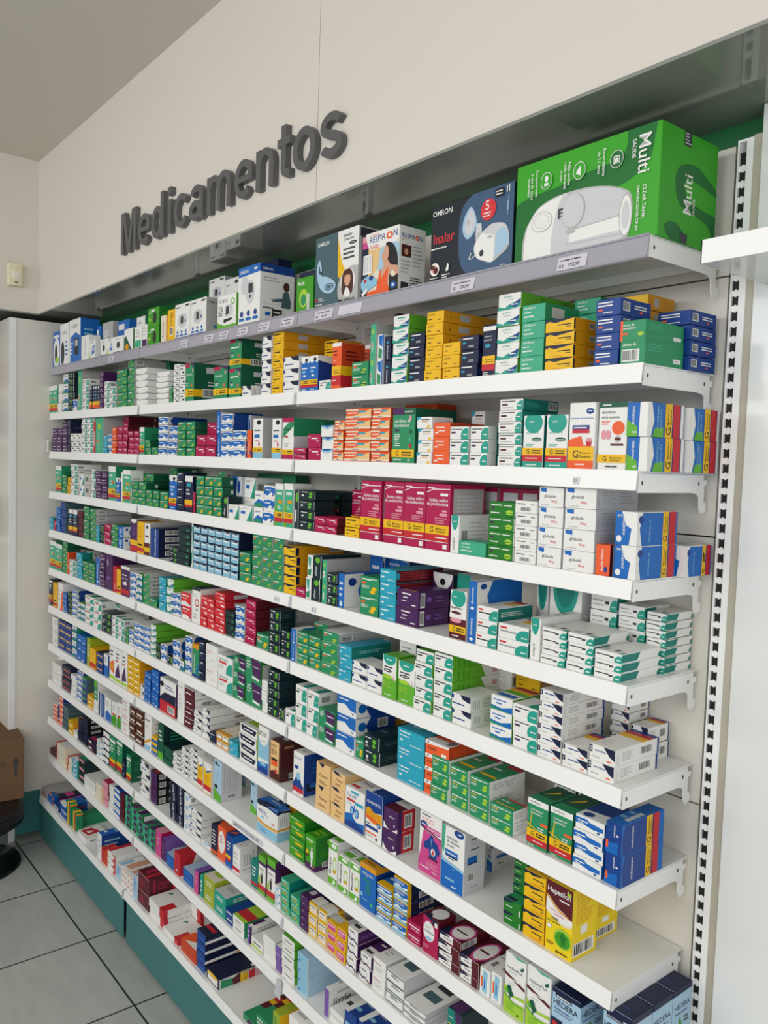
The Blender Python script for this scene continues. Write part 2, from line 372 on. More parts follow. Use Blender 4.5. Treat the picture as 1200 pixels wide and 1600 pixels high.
class Art:
    def __init__(s): s.v = []; s.f = []; s.c = []
    def face(s, F, W, H, ops, base, pxh, lay0=0):
        o, u, v, n = [np.array(q, float) for q in F]
        s.lay = lay0
        def P(pts2, col):
            s.lay += 1; off = n*(.00009*s.lay); k = len(s.v)
            for a in pts2: s.v.append(o+u*(a[0]*W)+v*(a[1]*H)+off)
            s.f.append(tuple(range(k, k+len(pts2)))); s.c.append(col)
        def multi(vs, fs, col, flip=False):
            s.lay += 1; off = n*(.00009*s.lay); k = len(s.v)
            for a in vs: s.v.append(o+u*a[0]+v*a[1]+off)
            for f in fs: s.f.append(tuple(k+i for i in f)); s.c.append(col)
        R = lambda x0, y0, x1, y1, c: P([(x0, y0), (x1, y0), (x1, y1), (x0, y1)], c)
        def text(x, y, w, h, c, st, rot=0):
            st = st.replace('_', ' ')
            if pxh*(h if not rot else w*W/H) < 3.4:
                R(x, y+.15*h, x+w, y+.75*h, c); return
            tv, tf = text_shape(st)
            if not len(tv): return
            tw, th = tv[:, 0].max(), tv[:, 1].max()
            if rot == 0:
                sc = min(w*W/tw, h*H/th); p = tv*sc+np.array([x*W, y*H])
            else:
                sc = min(h*H/tw, w*W/th); q = tv*sc
                if rot > 0: p = np.stack([x*W+w*W-q[:, 1], y*H+q[:, 0]], 1)
                else: p = np.stack([x*W+q[:, 1], y*H+h*H-q[:, 0]], 1)
            multi(p, tf, c)
        for op in ops.split(';'):
            a = op.split()
            if not a: continue
            k = a[0]
            if k == 'r': R(*map(float, a[1:5]), KC[a[5]])
            elif k == 'e':
                cx, cy, rx, ry = map(float, a[1:5]); N = 28 if pxh > 25 else 12
                q = clip([(cx+rx*math.cos(2*math.pi*i/N), cy+ry*math.sin(2*math.pi*i/N)) for i in range(N)])
                if q: P(q, KC[a[5]])
            elif k == 'p':
                z = list(map(float, a[2:])); q = clip(list(zip(z[::2], z[1::2])))
                if q: P(q, KC[a[1]])
            elif k == 'q':     # rounded outline through the points
                z = list(map(float, a[2:])); pt = list(zip(z[::2], z[1::2])); n_ = len(pt); out = []
                for i in range(n_):
                    p0, p1, p2, p3 = pt[i-1], pt[i], pt[(i+1) % n_], pt[(i+2) % n_]
                    for t in (0, .25, .5, .75):
                        out.append(tuple(.5*(2*p1[j]+(p2[j]-p0[j])*t+(2*p0[j]-5*p1[j]+4*p2[j]-p3[j])*t*t+(3*p1[j]-p0[j]-3*p2[j]+p3[j])*t**3) for j in (0, 1)))
                q = clip(out)
                if q: P(q, KC[a[1]])
            elif k in 'tud':
                text(*map(float, a[1:5]), KC[a[5]], a[6], {'t': 0, 'u': 1, 'd': -1}[k])
            elif k in 'lL':      # small print: lines of words
                x0, y0, x1, y1 = map(float, a[1:5]); n_ = int(a[6]); rr = random.Random(n_+int(x0*90)+int(y1*70)); c = KC[a[5]]
                if pxh < 16: continue
                vs = []; fs = []
                for i in range(n_):
                    if k == 'l':
                        yb = y1-(i+.7)*(y1-y0)/n_; x = x0; xe = x0+(x1-x0)*rr.uniform(.6, 1); hh = (y1-y0)/n_*.42
                        while x < xe:
                            ww = min(rr.uniform(.06, .16)*(x1-x0)*1.3, xe-x); m_ = len(vs)
                            vs += [(x*W, yb*H), ((x+ww)*W, yb*H), ((x+ww)*W, (yb+hh)*H), (x*W, (yb+hh)*H)]; fs.append((m_, m_+1, m_+2, m_+3)); x += ww+.025*(x1-x0)
                    else:
                        xb = x0+(i+.2)*(x1-x0)/n_; yy = y0; ye = y0+(y1-y0)*rr.uniform(.6, 1); hh = (x1-x0)/n_*.42
                        while yy < ye:
                            ww = min(rr.uniform(.06, .16)*(y1-y0)*1.3, ye-yy); m_ = len(vs)
                            vs += [(xb*W, yy*H), ((xb+hh)*W, yy*H), ((xb+hh)*W, (yy+ww)*H), (xb*W, (yy+ww)*H)]; fs.append((m_, m_+1, m_+2, m_+3)); yy += ww+.025*(y1-y0)
                multi(vs, fs, c)
            elif k == 'b':       # barcode
                x0, y0, x1, y1 = map(float, a[1:5]); R(x0, y0, x1, y1, KC['w'])
                rr = random.Random(5); x = x0+.06*(x1-x0); vs = []; fs = []
                while x < x1-.08*(x1-x0):
                    ww = rr.choice((.02, .03, .05))*(x1-x0); m_ = len(vs)
                    vs += [(x*W, (y0+.12*(y1-y0))*H), ((x+ww)*W, (y0+.12*(y1-y0))*H), ((x+ww)*W, (y1-.08*(y1-y0))*H), (x*W, (y1-.08*(y1-y0))*H)]; fs.append((m_, m_+1, m_+2, m_+3)); x += ww+rr.choice((.02, .035))*(x1-x0)
                multi(vs, fs, KC['bk'])
            elif k == 'G':       # yellow band with the big G
                y0, y1 = map(float, a[1:3]); R(0, y0, 1, y1, KC['y']); hh = (y1-y0)
                text(.2, y0+.18*hh, .22, .64*hh, KC['bk'], 'G'); text(.46, y0+.5*hh, .44, .28*hh, KC['bk'], 'Medicamento'); text(.46, y0+.2*hh, .44, .28*hh, KC['bk'], 'Genérico')
            elif k == 'H':       # the same band running upright on a side face
                x0, x1 = map(float, a[1:3]); R(x0, 0, x1, 1, KC['y']); ww = x1-x0
                text(x0+.15*ww, .08, .7*ww, .26, KC['bk'], 'G', 1); text(x0+.2*ww, .38, .3*ww, .5, KC['bk'], 'Medicamento', 1); text(x0+.6*ww, .38, .3*ww, .45, KC['bk'], 'Genérico', 1)
def make_geo(style, w, h, d, pxh, rich):
    st = STY[style]; A = Art()
    base = [(-w/2,0,0),(w/2,0,0),(w/2,d,0),(-w/2,d,0),(-w/2,0,h),(w/2,0,h),(w/2,d,h),(-w/2,d,h)]
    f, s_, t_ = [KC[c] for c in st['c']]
    e = min(.0010, w*.05) if rich else 0
    if e:   # softened vertical and top edges
        z1 = h-e
        ring = [(-w/2+e,0),(w/2-e,0),(w/2,e),(w/2,d-e),(w/2-e,d),(-w/2+e,d),(-w/2,d-e),(-w/2,e)]
        ins = [(-w/2+2*e,e),(w/2-2*e,e),(w/2-e,2*e),(w/2-e,d-2*e),(w/2-2*e,d-e),(-w/2+2*e,d-e),(-w/2+e,d-2*e),(-w/2+e,2*e)]
        A.v += [np.array((x,y,0.)) for x, y in ring]+[np.array((x,y,z1)) for x, y in ring]+[np.array((x,y,h)) for x, y in ins]
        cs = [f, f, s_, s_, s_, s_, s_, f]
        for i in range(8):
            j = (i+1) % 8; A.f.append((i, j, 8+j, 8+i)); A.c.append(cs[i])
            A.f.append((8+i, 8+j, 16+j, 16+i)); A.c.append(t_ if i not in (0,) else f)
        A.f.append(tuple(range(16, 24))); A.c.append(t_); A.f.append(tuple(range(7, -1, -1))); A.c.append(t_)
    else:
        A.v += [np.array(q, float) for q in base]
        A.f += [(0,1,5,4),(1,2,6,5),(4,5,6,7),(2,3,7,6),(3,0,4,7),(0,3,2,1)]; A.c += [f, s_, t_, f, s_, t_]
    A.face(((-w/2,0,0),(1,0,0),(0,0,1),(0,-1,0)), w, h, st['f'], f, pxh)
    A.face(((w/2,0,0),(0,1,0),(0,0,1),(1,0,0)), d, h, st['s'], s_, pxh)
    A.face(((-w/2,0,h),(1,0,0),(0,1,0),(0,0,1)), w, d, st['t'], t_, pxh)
    if rich:  # tuck-flap seam on the end faces
        A.face(((-w/2,0,0),(1,0,0),(0,0,1),(0,-1,0)), w, h, '', f, pxh)
    return A
def mesh_from(name, A):
    me = bpy.data.meshes.new(name); me.from_pydata([tuple(v) for v in A.v], [], A.f)
    a = me.attributes.new('print_colour', 'FLOAT_COLOR', 'FACE')
    cols = np.ones((len(A.f), 4), np.float32); cols[:, :3] = np.array(A.c); a.data.foreach_set('color', cols.ravel())
    me.materials.append(M['carton']); me.update(); return me

# style table: key: description | kind | front side top colours | front art | side art | top art
STY = {}
def S(key, desc, c, f='', s='', t='', name=None, cat=None, d=.11):
    c = c.split(); STY[key] = dict(desc=desc, c=c+[c[-1]]*(3-len(c)), f=f, s=s, t=t, name=name, cat=cat, d=d)
G2 = 't .1 .74 .5 .13 w %s;r .1 .55 .32 .67 o;l .1 .3 .5 .5 w 2;e .78 .34 .13 .1 ll;e .7 .2 .13 .1 ll;r .57 .24 .9 .3 gd'
SL = 'l .08 .3 .6 .8 w 4;r .7 .3 .93 .7 s'
SB = 'b .06 .25 .3 .75;l .4 .25 .9 .8 gy 4'
S('gr', 'small green box with yellow leaf mark', 'g gd g', G2 % 'losartana', SL)
S('gw', 'small green box with grey side', 'g gy w', G2 % 'atenolol', SB)
S('gl', 'green box with yellow leaf mark', 'g w g', 't .08 .75 .5 .13 w tansulosina;t .08 .58 .3 .1 y 10_mg;l .08 .3 .5 .5 w 2;e .8 .5 .1 .12 ll;e .76 .26 .12 .12 ll;t .5 .8 .42 .08 w eurofarma', 'r 0 0 1 1 w;l .1 .3 .8 .8 gy 3', 'r .1 .2 .9 .28 y;r .1 .6 .5 .66 w;r .3 .86 1 1 r')
S('gl2', 'green box with orange dose label', 'g gd g', 't .08 .8 .5 .1 w tadalafila;r .08 .6 .3 .7 o;l .08 .36 .5 .54 w 2;e .76 .4 .14 .1 y;e .68 .22 .14 .1 y;t .6 .86 .34 .06 w eurofarma', SL)
S('cip', 'teal green ciprofibrato box', 'mt g mt', 't .1 .7 .7 .18 w ciprofibrato;t .1 .5 .3 .1 w 100_mg;l .1 .2 .6 .4 w 1', 'r .2 .2 .55 .8 s;l .24 .3 .5 .7 gy 3')
S('gro', 'mint green box with orange pill mark', 'mt td mt', 't .1 .7 .6 .15 w naproxeno;e .45 .4 .3 .1 yo;e .78 .2 .1 .1 ll', 'l .1 .3 .7 .7 w 3', 'r .3 .2 .8 .7 mt;l .1 .2 .9 .5 w 2')
S('pr', 'white box with teal corner', 'w w w', 'e .85 .2 .28 .62 tl;t .08 .68 .62 .16 dk sinvastatina;r .08 .48 .35 .6 dk;t .74 .25 .2 .16 w prati', SB, 'e .8 .1 .3 .4 tl;l .1 .5 .6 .9 gy 3')
S('prm', 'white box with teal corner and small pill mark', 'w td w', 'e .88 .28 .28 .6 tl;t .08 .72 .6 .12 dk rosuvastatina;r .08 .46 .32 .6 pu;t .74 .3 .2 .13 w prati', 'r 0 0 .3 1 w;l .4 .3 .9 .7 w 3', 'e .85 .2 .3 .5 tl')
S('prc', 'white and teal cetoprofeno box', 'w td td', 'e .95 .3 .22 .55 tl;t .08 .72 .6 .15 dk cetoprofeno;r .1 .42 .35 .58 mr;l .1 .12 .7 .34 gy 1;t .78 .35 .16 .15 w prati', 'l .1 .3 .5 .7 mt 3;b .7 .15 .95 .85')
S('prb', 'white box with teal curve and blue pill', 'w w w', 'p tl .55 0 .7 .3 .98 .95 1 .95 1 0;p g .7 0 .85 .25 1 .4 1 0;r .12 .45 .45 .65 b;l .1 .75 .7 .9 gy 2', SB)
S('prr', 'white and teal box with red name label', 'w w w', 'e .95 .1 .36 .55 tl;r .1 .54 .62 .66 rd;t .1 .72 .6 .16 tl azitromicina;l .1 .25 .5 .45 gy 2', SB, 'e .9 .1 .4 .5 tl;l .1 .4 .6 .8 gy 3')
S('prl', 'white and teal box with red dose label', 'w td w', 'e .92 .2 .34 .6 tl;r .08 .66 .3 .8 rd;t .08 .42 .6 .16 dk hidroclorotiazida;t .78 .2 .18 .12 w prati', 'l .1 .3 .8 .7 w 3', 'r .3 .5 .8 1 y;r .3 .8 .8 1 r;l .1 .1 .7 .4 gy 3')
S('prf', 'flat white box with teal end panel', 'w w w', 'e .92 .15 .2 .6 tl;t .06 .5 .5 .2 dk bisoprolol;r .55 .4 .7 .6 dk;l .06 .2 .6 .4 gy 1;t .8 .2 .14 .2 w prati', 'p td 0 .08 .38 .08 .46 .92 0 .92;e .98 .1 .06 .5 td;l .55 .3 .9 .6 gy 2', 'r .05 .1 .3 .25 gy;b .5 .1 .7 .25;l .1 .4 .8 .8 gy 5;e .95 .04 .12 .08 tl')
S('prt', 'white box with teal band', 'w w w', 'r 0 .5 1 1 tl;t .2 .6 .5 .12 w prati')
S('prv', 'narrow white box with teal top', 'w w w', 'e .5 .95 .42 .35 tl;u .3 .08 .3 .5 dk enalapril;t .3 .8 .4 .08 w prati', 'l .25 .2 .7 .85 s 6;b .06 .3 .22 .62', 'l .2 .2 .8 .8 gy 3')
S('nv', 'navy blue box with white name', 'nv nv nv', 't .1 .72 .62 .14 w cinarizina;r .1 .42 .3 .54 cy;l .45 .15 .8 .32 w 2', 'l .1 .3 .7 .7 bd 3')
S('nvv', 'upright navy box', 'nv nv nv', 'u .3 .08 .3 .55 w cloridrato;r .35 .7 .7 .78 cy', 'l .1 .3 .7 .7 bd 3')
S('nvb', 'navy box with barcode side', 'nv bk nv', 'l .15 .2 .8 .85 lb 4', 'b .15 .3 .5 .8', 'r .2 .1 .6 .5 mr')
S('nvr', 'navy and crimson box', 'nv bk nv', 'r .1 .3 .5 .6 w;r .1 .1 .9 .2 mg', '', 'r .1 .1 .9 .4 mg;l .1 .5 .9 .9 w 2')
S('nvt', 'dark navy box with pale lettering', 'bd nv nv', 't .1 .4 .8 .3 y vitamina;l .1 .1 .8 .3 w 1')
S('nvt2', 'dark navy box with upright white name', 'nv bk nv', 'u .3 .08 .4 .84 w lipid')
S('npu', 'dark box with red name', 'nv nv nv', 'l .15 .55 .85 .9 w 2;t .1 .2 .8 .25 o atorva')
S('pio', 'royal blue pioglitazona box', 'bd bd bd', 't .08 .72 .6 .13 w cloridrato_de;t .08 .54 .6 .13 w pioglitazona;r .1 .3 .28 .42 o;l .3 .1 .7 .26 w 1', 't .45 .6 .4 .12 w cloridrato_de;t .45 .44 .4 .12 w pioglitazona;b .08 .25 .3 .8;r .62 .25 .72 .36 o', 'r .1 .2 .8 .8 bd')
S('cy', 'sky blue box', 'cy td cy', 't .08 .7 .5 .14 w albendazol;r .1 .35 .22 .45 w;t .5 .14 .4 .08 w farma', 'l .2 .3 .8 .6 lb 2')
S('cyb', 'sky blue box with red side', 'cy mr cy', 't .08 .7 .5 .14 w cefalexina;r .1 .3 .28 .42 w;t .5 .14 .4 .08 w farma', 'l .1 .2 .9 .9 r 4;r 0 .3 .08 .8 cy')
S('cyl', 'turquoise box with white name', 'cy td cy', 't .08 .78 .4 .1 w cilostazol;t .08 .58 .35 .08 w farma;r .1 .3 .2 .4 w;e .52 .22 .03 .04 w;t .56 .19 .36 .06 w laboratório', 'l .2 .3 .8 .6 lb 2', 'r .2 .2 .5 .3 lb')
S('ye', 'yellow captopril box', 'y yo yo', 't .1 .62 .62 .22 bk captopril;r .12 .3 .3 .38 bk;r .68 .2 .88 .27 bk', 'r .25 .25 .42 .8 gy;L .1 .3 .13 .7 bk 1;l .6 .2 .95 .85 yo 4', 'l .2 .2 .6 .5 bk 2')
S('yn', 'yellow box with navy wave', 'y yo y', 'p nv 0 1 0 .72 .15 .86 .35 .7 1 .95 1 1;t .45 .45 .45 .14 bk glibenclamida;t .72 .3 .2 .08 bk 5_mg;l .3 .08 .8 .22 yo 1', 'r 0 .1 .07 .9 nv;b .7 .3 .95 .75', 'l .2 .2 .6 .5 yo 2')
S('yn2', 'yellow box with navy corner', 'y yo y', 'p nv 0 1 0 .7 .2 .86 .4 .75 1 1 1 1;t .42 .5 .5 .14 bk glimepirida;t .78 .32 .16 .1 bk 2_mg;r .35 .1 .9 .2 yo', 'b .7 .3 .95 .75')
S('yel', 'small yellow box', 'y yo y', 't .1 .6 .8 .2 bk mirtax;r .2 .2 .8 .4 w')
S('yew', 'yellow and white box', 'yo cr cr', 'r .08 .15 .92 .8 w;t .14 .55 .7 .18 dk zolpidem;l .14 .22 .8 .45 gy 2', SB, 'r 0 0 1 .12 yo;l .1 .2 .9 .8 yo 6')
S('yew2', 'yellow-edged white box', 'y w w', 'r .1 .14 .9 .84 w;t .16 .6 .66 .16 dk camomila;l .16 .22 .84 .5 yo 3', SB, 'r 0 0 1 .15 y;r .1 .3 .5 .9 cr')
S('yep', 'yellow-edged box with pink panel', 'y w y', 'r .1 .14 .9 .84 pi;t .16 .56 .68 .18 w camomila;l .16 .22 .84 .45 w 2', 'r 0 0 .3 1 y;r .35 0 1 1 gy', 'r 0 0 1 .5 y;r 0 .3 .9 .9 s')
S('yeb', 'yellow and blue box', 'y b y', 'r 0 0 1 .5 b;l .1 .6 .8 .9 dk 2')
S('or', 'orange box', 'o od o', 't .1 .6 .6 .2 w loratadina;l .1 .2 .7 .45 w 1')
S('ors', 'orange-red box', 'o od o', 't .16 .6 .5 .12 w ranitidina;r .1 .22 .3 .32 w;l .3 .3 .8 .5 w 1', 'l .1 .2 .8 .8 y 3')
S('ow', 'orange and cream ranitidine box', 'o od be', 'r 0 .78 .5 .92 cr;r 0 .1 1 .28 cr;p be .3 .28 1 .28 1 .9 .75 .7;t .06 .5 .4 .16 w ranitidina;r .5 .6 .78 .78 cy;b .3 .08 .6 .24', 'l .1 .3 .8 .7 be 2', 'r .1 .2 .8 .8 o')
S('ort', 'orange sildenafila box with white strip', 'o od o', 'p w 0 1 0 .7 1 .86 1 1;t .1 .38 .55 .18 bk sildenafila;r .7 .14 .9 .36 w;e .12 .86 .03 .06 bk', 'l .1 .2 .6 .8 o 6;r .75 .2 .95 .8 be', 'r 0 0 1 .2 w;b .7 .05 .95 .3;l .1 .4 .9 .6 od 3')
S('ora', 'small bright orange box', 'o w o', 'u .3 .15 .25 .7 w ácido_fólico;e .72 .2 .12 .1 bd', 'r 0 0 .25 1 mr;l .4 .2 .9 .8 w 2')
S('orw', 'orange and white box', 'o bd w', 'r 0 .6 1 .85 w;l .1 .2 .8 .5 w 2')
S('mg', 'crimson box', 'mg mr mg', 't .3 .6 .5 .16 w desloratadina;t .7 .42 .2 .1 w 5mg;p w .1 .72 .25 .85 .25 .88 .08 .76', 'l .2 .3 .8 .7 mg 4;r .85 .3 .9 .8 s')
S('mgr', 'maroon box', 'mr mr mr', 'l .1 .4 .8 .9 pk 3')
S('mgw', 'crimson-edged grey box end', 'mg gy mg', 'r .2 .05 .95 .93 s;l .3 .3 .85 .8 gy 4;b .5 .12 .8 .24')
S('mgp', 'purple red box', 'mr mr pu', 'l .1 .4 .8 .9 pk 3')
S('mar', 'dark maroon box', 'mr mr mr', 'r .04 .9 .96 .93 pk;l .2 .2 .7 .6 mg 3', 'r .6 0 .75 1 r;r .1 .1 .15 .9 mg;l .2 .2 .55 .7 mg 3', 'r .3 .1 .5 .6 mg;r .65 0 .8 1 r')
S('ibm', 'pink crimson ibuprofen box', 'mg mg mg', 't .1 .5 .8 .2 w ibupril;t .3 .3 .3 .08 w 600mg;r .65 .25 .85 .32 w', '', 'l .2 .2 .8 .5 pk 1')
S('pu', 'dark purple box', 'pu pu pu', 't .15 .65 .5 .12 w olmesartana;r .15 .25 .5 .32 w;t .6 .3 .3 .1 w EMS', 'l .1 .3 .8 .8 pl 3')
S('ibu', 'purple ibuprofeno box with barcode side', 'pu pu pu', 't .25 .72 .42 .12 w Ibuprofeno;t .3 .52 .22 .1 w 600_mg;l .22 .3 .6 .42 w 1;t .7 .14 .2 .1 w teuto', 'b .08 .08 .22 .9;r .28 .4 .42 .65 pl;l .55 .3 .9 .7 pl 2', 'r .1 .1 .2 .8 r;r .3 0 .9 .06 y')
S('pub', 'dark purple ibuprofeno box with white crest', 'pu bk pu', 'e .5 1.0 .48 .34 w;e .5 .82 .14 .07 bk;t .12 .4 .76 .16 w Ibuprofeno')
S('pur', 'purple box with barcode side', 'pu bk mr', 'l .2 .3 .8 .8 w 2', 'b .1 .15 .35 .85;b .5 .3 .75 .7', 'r .3 .1 .7 .8 r')
S('pul', 'dark purple box with pale mark', 'pu pu pu', 'p w .2 .8 .4 .7 .35 .6;l .2 .2 .8 .4 pl 1', '', 'r .3 .2 .8 .4 s')
S('pwr', 'purple and white box with red side', 'pu r w', 'p w 0 .3 .3 .06 .8 .06 1 .2 1 0 0 0;e .5 .5 .5 .5 pu;l .4 .55 .8 .7 gy 1;e .78 .28 .05 .06 s', 'r 0 0 .14 1 pu;b .2 .15 .42 .8;r .5 0 1 1 w;L .7 .2 .85 .8 gy 2', 'r 0 0 1 .3 mr;r .5 .3 1 1 w;l .1 .4 .8 .9 gy 3')
S('pul2', 'violet box', 'pu pl pl', 'l .1 .3 .8 .8 pl 3', 'l .2 .3 .8 .6 w 1', 'l .2 .3 .8 .6 w 1')
S('pul3', 'white box with violet edge', 'pl w w', 'l .1 .3 .8 .8 w 2', 'r 0 0 .05 1 pu;l .2 .3 .7 .8 gy 3', 'r 0 .1 1 .4 pu;l .1 .5 .9 .9 gy 2')
S('pul4', 'small lilac box', 'pl pl w', 'l .1 .1 .8 .9 w 5')
S('gvp', 'green and purple box', 'mt gx g', 'p pu .35 .2 .9 .1 .95 .8 .45 .9;l .1 .3 .3 .8 w 3', 'r .05 .1 .4 .9 w;r .5 .2 .9 .8 g', 'p pu 0 0 .5 0 .8 .4 0 .3;r .5 .4 .9 .9 gx')
S('gp', 'green box with purple disc', 'g gx g', 'p pu .35 1 .5 .3 1 .2 1 .9;l .08 .5 .35 .85 w 3;p w .45 .16 .9 .1 .9 .2 .45 .26;t .5 .62 .4 .1 w rivaroxabana', 'r .1 .2 .6 .8 gy', 'r .2 .2 .8 .6 g')
S('gp2', 'green and plum box lying flat', 'g g g', 'p pu .3 0 .55 .9 1 .6 1 0;l .1 .5 .5 .9 w 2', '', 'p mr 0 .4 1 .5 1 1 0 1;r 0 .62 1 .74 y;r 0 .74 1 .9 r;e .4 .2 .3 .15 g')
S('em', 'blue and white wave box', 'b bd w', 'p w 0 0 0 .35 .3 .2 .6 .5 1 .3 1 0;p w 0 1 0 .85 .5 .92 1 .82 1 1;t .12 .6 .5 .14 w diosmina;e .82 .28 .07 .09 bd', 'p s 0 0 .12 0 .06 .5 .14 1 0 1;l .3 .3 .8 .7 b 3', 'r 0 0 1 .3 w')
S('emv', 'narrow blue box with white stripe', 'b w b', 'u .3 .25 .3 .6 w diosmina;e .5 .12 .22 .05 w', 'p b .3 0 .22 .5 .34 1 1 1 1 0;e .14 .82 .07 .09 bd', 'r 0 0 1 1 w')
S('esb', 'blue and white box with generic band on side', 'b b w', 'p w .3 1 .5 .6 .75 .5 .65 0 1 0 1 1;e .2 .18 .12 .1 w;u .3 .3 .16 .6 w succinato;t .12 .84 .2 .07 w EMS', 'p w 0 0 .12 0 .06 .5 .13 1 0 1;e .09 .78 .06 .12 bd;u .22 .1 .1 .7 lb cloridrato_de;H .62 .76;r .78 0 .94 1 r', 'r 0 0 1 .14 w;l .1 .3 .8 .6 lb 3')
S('esw', 'blue box with white side', 'b w b', 'l .2 .3 .8 .8 w 3;e .5 .12 .2 .08 w', 'p b .45 0 .35 .5 .5 1 1 1 1 0;e .2 .75 .1 .12 bd')
S('esv', 'blue box with grey wave standing upright', 'b s b', 'p s .55 0 .4 .5 .6 1 1 1 1 0;e .7 .75 .14 .16 bd')
S('bl', 'blue box with white lettering', 'b bd b', 'l .15 .55 .8 .85 w 2;r .15 .25 .4 .35 w;p w .6 .1 .9 .1 .7 .3')
S('bt', 'teal blue box', 'bd st bd', 'l .15 .45 .8 .85 lb 3', 'l .2 .3 .8 .8 cy 3')
S('btb', 'slate blue box', 'st st st', 'l .15 .4 .8 .85 lb 3', 'l .2 .2 .8 .7 lb 2', 'l .2 .2 .8 .7 lb 2')
S('btb2', 'blue box with white front', 'w bd b', 'l .2 .2 .8 .8 lb 3', 'l .1 .3 .6 .8 lb 3', 'l .1 .1 .8 .3 w 1;r 0 .45 1 .5 lb')
S('blu', 'bright blue box with coloured corner', 'b b b', 'l .1 .3 .8 .8 w 3', 'r .05 .1 .2 .9 o;r .5 .2 .8 .6 bd', 'r 0 .05 .3 .4 o;r .3 .05 .6 .3 y;r .1 .6 .9 .7 bd')
S('blw', 'blue box with white face', 'bd b b', 'r .1 .2 .9 .8 b;p w 0 1 0 .8 1 .7 1 1', 'r .1 .3 .9 .5 r', 'r 0 0 1 .2 w;r 0 .4 1 .55 r')
S('neb', 'blue and white nimesulida box', 'w w w', 'p b 0 .82 .4 .86 .5 .7 .95 .6 .95 .3 .6 .26 .3 .4 0 .36;t .08 .55 .35 .14 w nimesulida;r .1 .42 .28 .48 w;e .8 .16 .06 .07 bd', 'r 0 0 1 1 b', 'p bd 0 .3 1 .4 1 1 0 1;e .3 .15 .18 .1 bd')
S('neb2', 'blue and white striped box', 'w b b', 'p b 0 .75 1 .6 1 .2 0 .35;l .1 .8 .8 .95 gy 1', '', 'r 0 0 1 .3 bd')
S('neo', 'white box with blue wave and heart', 'w w b', 'p b 0 1 1 1 1 .3 .7 .35 .4 .6 0 .5;t .1 .8 .5 .1 w vasopril;p bd .76 .28 .84 .2 .92 .28 .84 .1', 'p bd .35 0 .25 .5 .38 1 1 1 1 0;e .16 .5 .1 .25 b;b .55 .3 .8 .8', 'l .1 .3 .9 .7 lb 2')
S('mlx', 'royal blue meloxicam box', 'bd bd b', 'p b 0 0 .8 0 .8 .4 0 .3;u .3 .55 .3 .38 w meloxicam;r .05 .15 .2 .4 o;e .75 .62 .08 .03 w', 'u .12 .15 .16 .7 w meloxicam;p b 0 0 .05 0 .02 .5 .08 1 0 1;H .58 .72;r .74 0 .88 1 r;r .88 0 1 1 b', 'r .55 .2 .85 .6 s;l .1 .2 .5 .6 lb 2')
S('kg', 'black green box with lime blob', 'kk kk kk', 't .1 .76 .42 .1 w glifage;e .2 .45 .08 .1 w;l .1 .12 .4 .3 w 2;e .76 .66 .14 .16 li;e .74 .34 .12 .15 li', 'r .02 .05 .04 .95 w;l .15 .3 .8 .6 st 2', 'l .2 .2 .8 .4 st 1')
S('kn', 'black box with pale print', 'kk kk kk', 'l .1 .2 .8 .85 w 3;e .78 .4 .1 .2 g')
S('kgv', 'upright dark green box with lime mark', 'kk kk kk', 'u .2 .1 .25 .5 w glifage;e .5 .8 .28 .13 li;r .86 .02 .92 .98 w')
S('kdg', 'dark bottle green box', 'gd kk kk', 'l .1 .3 .8 .9 mt 3', 'l .1 .3 .8 .7 g 3', 'l .2 .2 .8 .7 g 3')
S('wn', 'white box with navy corner', 'w w w', 'p nv 0 1 .45 1 .6 .72 .9 .6 1 .62 1 1;p bd 0 .6 .2 .8 .05 .95 0 .95;t .08 .3 .6 .14 bd clonazepam;e .2 .8 .08 .12 w', 'L .1 .2 .35 .8 gy 4;l .45 .2 .9 .8 gy 4', 'l .1 .3 .8 .8 s 4')
S('wnn', 'white box with navy S mark and barcode side', 'w w w', 'p nv .55 1 1 1 1 .3 .8 .5;p nv 0 .95 .12 .95 .12 .5 0 .5;t .03 .6 .08 .26 w S;t .22 .62 .45 .16 bd sertralina;l .1 .2 .5 .35 gy 1;r .7 .16 .88 .24 o', 'L .04 .1 .1 .9 s 2;l .16 .2 .45 .8 gy 5;b .56 .25 .84 .78;r .96 0 1 1 bd', 'L .1 .1 .5 .4 s 4;r 0 .62 1 .78 y;r 0 .78 1 .9 r;r 0 .9 1 1 bd')
S('wt', 'white box with green blue wave', 'w g li', 'p b 0 .2 .4 .5 1 .35 1 0 0 0;p g 0 .1 .5 .3 1 0 0 0;t .1 .66 .7 .14 bd aciclovir', 'l .1 .3 .8 .7 ll 3')
S('wtl', 'white box with green blue wave and lime side', 'w li li', 'p tl 0 .25 .3 .12 .45 .28 1 .55 1 .1 .5 0 0 0;p bd .5 .2 1 .6 1 .42 .8 .1;t .24 .72 .58 .14 tl ciprofibrato;l .3 .56 .7 .66 gy 1;t .6 .24 .28 .1 w teuto', 'L .3 .1 .9 .9 gn 3', 'l .1 .2 .8 .6 gn 2')
S('wtb2', 'white box with blue green wave and heart', 'w li w', 'p b 0 .3 .5 .2 1 .45 1 0 0 0;p g 0 .2 .4 .1 1 0 0 0;t .12 .66 .6 .13 b aciclovir;r .25 .44 .5 .54 b', '', 'r .1 .1 .9 .3 b;r 0 .4 1 .6 li;r 0 .6 1 .8 y;r 0 .8 1 1 r')
S('vg', 'upright white and blue green box', 'w w w', 'p b .15 .95 .8 .95 .75 .5 .3 .6;p g .2 .5 .75 .4 .7 .05 .15 .1;r .84 0 1 1 b')
S('gv', 'narrow green box standing on end', 'mt gy gy', 'e .5 .75 .2 .09 ll;u .25 .1 .28 .5 w aciclovir;r .2 .28 .4 .38 o', 'L .2 .2 .5 .8 gy 3')
